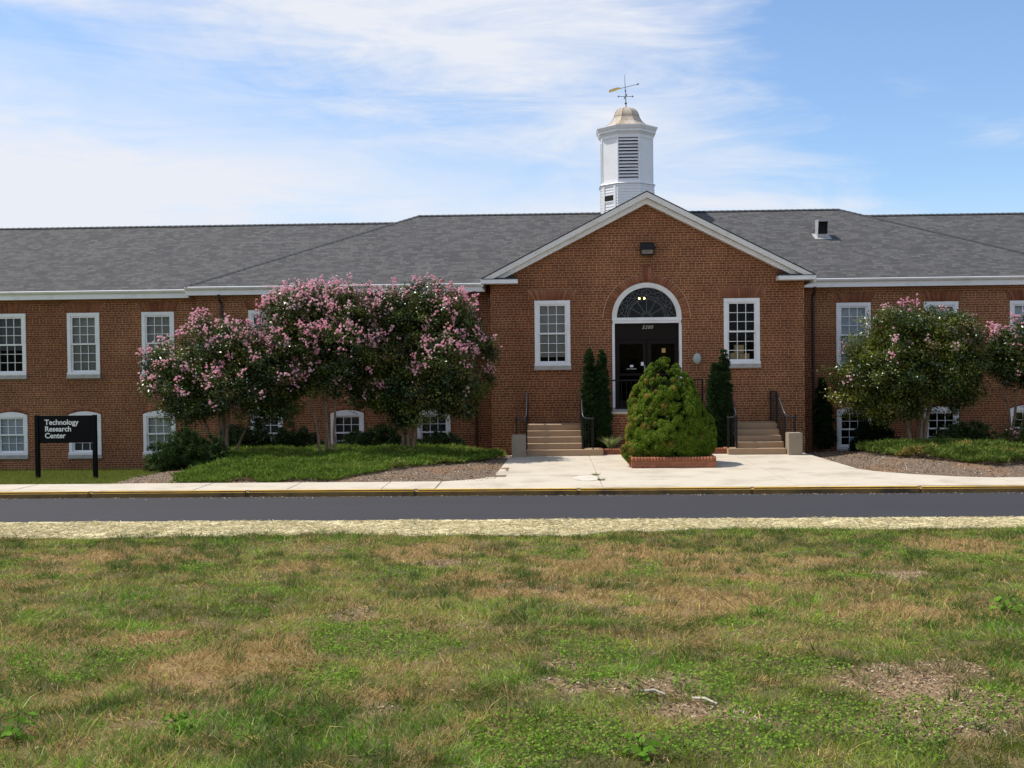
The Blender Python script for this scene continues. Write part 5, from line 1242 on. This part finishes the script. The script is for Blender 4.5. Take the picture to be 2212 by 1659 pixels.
# straw blanket by the road
def edge_y(x): return -15.45+(fbm(x, x*0+3, 1.1, 12)-.5)*.85+.42*sst(x, -3.5, 0)
def straw():
    n = 180000; x = rng.uniform(-16, 11, n); y = rng.uniform(-16.0, -13.54, n); k = cull(x, y, 3.5)&(y > edge_y(x)-.04*rng.random(n)); x, y = x[k], y[k]; m = len(x)
    z = lawn_z(x, y)+.022+rng.uniform(-.012, .018, m)+(fbm(x, y, .3, 37)-.5)*.04
    a = rng.uniform(0, 6.28, m); D = np.stack([np.cos(a)*1.3, np.sin(a), rng.normal(size=m)*.12], 1)
    C = np.array([[.72, .63, .39]])*rng.uniform(.55, 1.2, (m, 1)); q = rng.random(m) < .05; C[q] = np.array([.22, .24, .09])
    return blades('straw', np.stack([x, y, z], 1), D, rng.uniform(.006, .013, m), rng.uniform(.03, .11, m), C, rng.normal(size=(m, 3))*.06)
tag(link('straw', straw(), M_straw), 'pale straw blanket laid along the near edge of the road', 'straw', kind='stuff')
xs = np.arange(-40, 40, .12); V, F, C = [], [], []
rows = 12
for i, x in enumerate(xs):
    e_ = float(edge_y(np.array([x]))[0])
    for j in range(rows):
        y = -13.50+(e_+13.50)*j/(rows-1); V.append((x, y, float(lawn_z(np.array([x]), np.array([y]))[0])+.020+.012*random.random() if j < rows-1 else float(lawn_z(np.array([x]), np.array([y]))[0])+.03)); C.append((.68, .59, .36))
    V.append((x, e_, float(lawn_z(np.array([x]), np.array([e_]))[0])-.02)); C.append((.16, .11, .06))  # shadow line of the near edge, put into the colour
r1_ = rows+1
for i in range(len(xs)-1):
    for j in range(rows): F.append((i*r1_+j, i*r1_+j+1, (i+1)*r1_+j+1, (i+1)*r1_+j))
tag(link('straw_mat', np_mesh('straw_mat', V, F, C, smooth=True), attrmat('straw_matting', .9, 60, .7, 1.25)), kind='structure')
# side lawn by the sign
def side_grass():
    n = 130000; x = rng.uniform(-21, -11.3, n); y = rng.uniform(-8.0, 1.85, n); k = (rng.random(n) < is_grass(x, y)*1.1-.1)&(np.abs(x+2.74+(y+30)*.035) < (y+30)*.55); x, y = x[k], y[k]; m = len(x)
    C = np.array([[.17, .205, .04]])*rng.uniform(.6, 1.35, (m, 1)); q = rng.random(m) < .18; C[q] = np.array([.22, .20, .05])
    return blades('side_grass', np.stack([x, y, gard_z(x, y)-.005], 1), rng.normal(size=(m, 3))*.5+np.array([0, 0, .9]), rng.uniform(.007, .013, m), rng.uniform(.04, .10, m), C)
tag(link('side_grass', side_grass(), M_grass), 'short green grass around the black sign beside the sidewalk', 'grass', kind='stuff')
def mulch():
    n = 60000; x = rng.uniform(-13, 14, n); y = rng.uniform(-8.0, 1.2, n); k = ((x < -3.9)|(x > 4.25+np.maximum(0, -y-6)*.9))&(rng.random(n) > is_grass(x, y)); x, y = x[k], y[k]; m = len(x)
    C = np.array([[.20, .148, .104]])*rng.uniform(.45, 1.5, (m, 1)); q = rng.random(m) < .08; C[q] = np.array([.55, .48, .40]); q = rng.random(m) < .07; C[q] = np.array([.26, .135, .06])
    return leaves('bark_mulch', np.stack([x, y, gard_z(x, y)+.008], 1), rng.normal(size=(m, 3))*.4+np.array([0, 0, 1]), rng.uniform(.02, .06, m), rng.uniform(.012, .03, m), C)
tag(link('bark_mulch', mulch(), M_chip), 'brown bark mulch on the planting beds beside the walkway', 'mulch', kind='stuff')

# broad-leaved weeds and twigs on the lawn
def weed(px, py, sc, lab, seed):
    global rng
    rng = np.random.default_rng(seed); p = px2lawn(px, py); o = empty('weed', p); tag(o, lab, 'weed', 'leafy weeds in the lawn')
    m = 34; a = rng.uniform(0, 2*np.pi, m); r_ = rng.uniform(.02, .12, m)*sc; P = np.stack([np.cos(a)*r_, np.sin(a)*r_, rng.uniform(.03, .14, m)*sc], 1)
    C = np.array([[.13, .26, .025]])*rng.uniform(.6, 1.3, (m, 1))
    link('foliage', leaves('foliage', P, np.stack([np.cos(a)*.5, np.sin(a)*.5-.2, np.ones(m)], 1)+rng.normal(size=(m, 3))*.25, rng.uniform(.035, .07, m)*sc, rng.uniform(.025, .045, m)*sc, C), M_grass, o)
    mb = MB()
    for q in P[:14]: mb.tube([(0, 0, 0), (q[0]*.5, q[1]*.5, q[2]*.8), tuple(q)], .0025, 4)
    mb.build('stalk', plain('weed_stalk', (.12, .2, .04), .7, .1, 9), o)
weed(2180, 1335, 1.3, 'bright green leafy weed at the right edge of the lawn', 1); weed(35, 1605, 1.0, 'bright green leafy weed at the left edge of the lawn', 2)
weed(1395, 1640, .95, 'bright green broad leafed weed at the bottom middle of the picture', 3); weed(1640, 1330, .6, 'tiny bright leaf weed in the dry middle of the lawn', 4); weed(385, 1585, .8, 'small leafy weed in the lower left lawn', 5)
for (a, b_, c_, d, lab) in ((1386, 1500, 1437, 1506, 'longer pale twig lying on the bare soil patch'), (1496, 1515, 1549, 1527, 'second pale twig lying just right of the longer one on the soil')):
    p, q = px2lawn(a, b_), px2lawn(c_, d); mid = (p+q)/2
    mb = MB(); mb.tube([p-mid+V_((0, 0, .02)), V_((0, .01, .03)), q-mid+V_((0, 0, .018))], [.006, .009, .005], 7); o = mb.build('twig', M_twig, None, mid)
    tag(o, lab, 'twig', 'pale twigs on the lawn')

# grit, straw ends and a crumbling joint on the pavement
rng = np.random.default_rng(91)
def grit():
    n = 2600; x = rng.uniform(-15, 9, n); k = rng.random(n) < .5; y = np.where(k, YC-.03-np.abs(rng.normal(size=n))*.12, YR+.02+np.abs(rng.normal(size=n))*.16)
    C = np.array([[.42, .34, .22]])*rng.uniform(.3, 1.4, (n, 1))
    return leaves('road_grit', np.stack([x, y, np.full(n, -.114)], 1), rng.normal(size=(n, 3))*.3+np.array([0, 0, 1]), rng.uniform(.012, .05, n), rng.uniform(.006, .02, n), C)
tag(link('road_grit', grit(), M_chip), 'grit and straw ends lying along both edges of the road', 'grit', kind='stuff')
rr_ = random.Random(8); n = 18
tag(MB().prism([(-2.0+(.30+rr_.uniform(-.07, .07))*math.cos(6.283*k/n), -7.6+(.52+rr_.uniform(-.1, .1))*math.sin(6.283*k/n), 0) for k in range(n)], (0, 0, .006)).build('pavement_patch', plain('pale_patch', (.60, .54, .45), .95, .2, 14, bump=.5, bscale=60, dirt=(.4, .34, .26, .8), dscale=4)), kind='structure')
for k, (x, y, lab) in enumerate(((-1.76, -7.0, 'small weed growing in the pavement joint, the one farther from the road'), (-1.70, -8.05, 'small weed growing in the pavement joint, the one nearer the road'))):
    m = 60; a = rng.uniform(0, 6.28, m); o = link('joint_weed', blades('joint_weed', np.stack([np.cos(a)*.06*rng.random(m), np.sin(a)*.03*rng.random(m), np.zeros(m)], 1), np.stack([np.cos(a)*1.2, np.sin(a)*1.2, rng.uniform(.3, 1, m)], 1), rng.uniform(.006, .012, m), rng.uniform(.04, .10, m), np.array([[.16, .20, .05]])*rng.uniform(.6, 1.4, (m, 1))), M_grass, None, (x, y, .003))
    tag(o, lab, 'weed', 'weeds in the pavement joint')
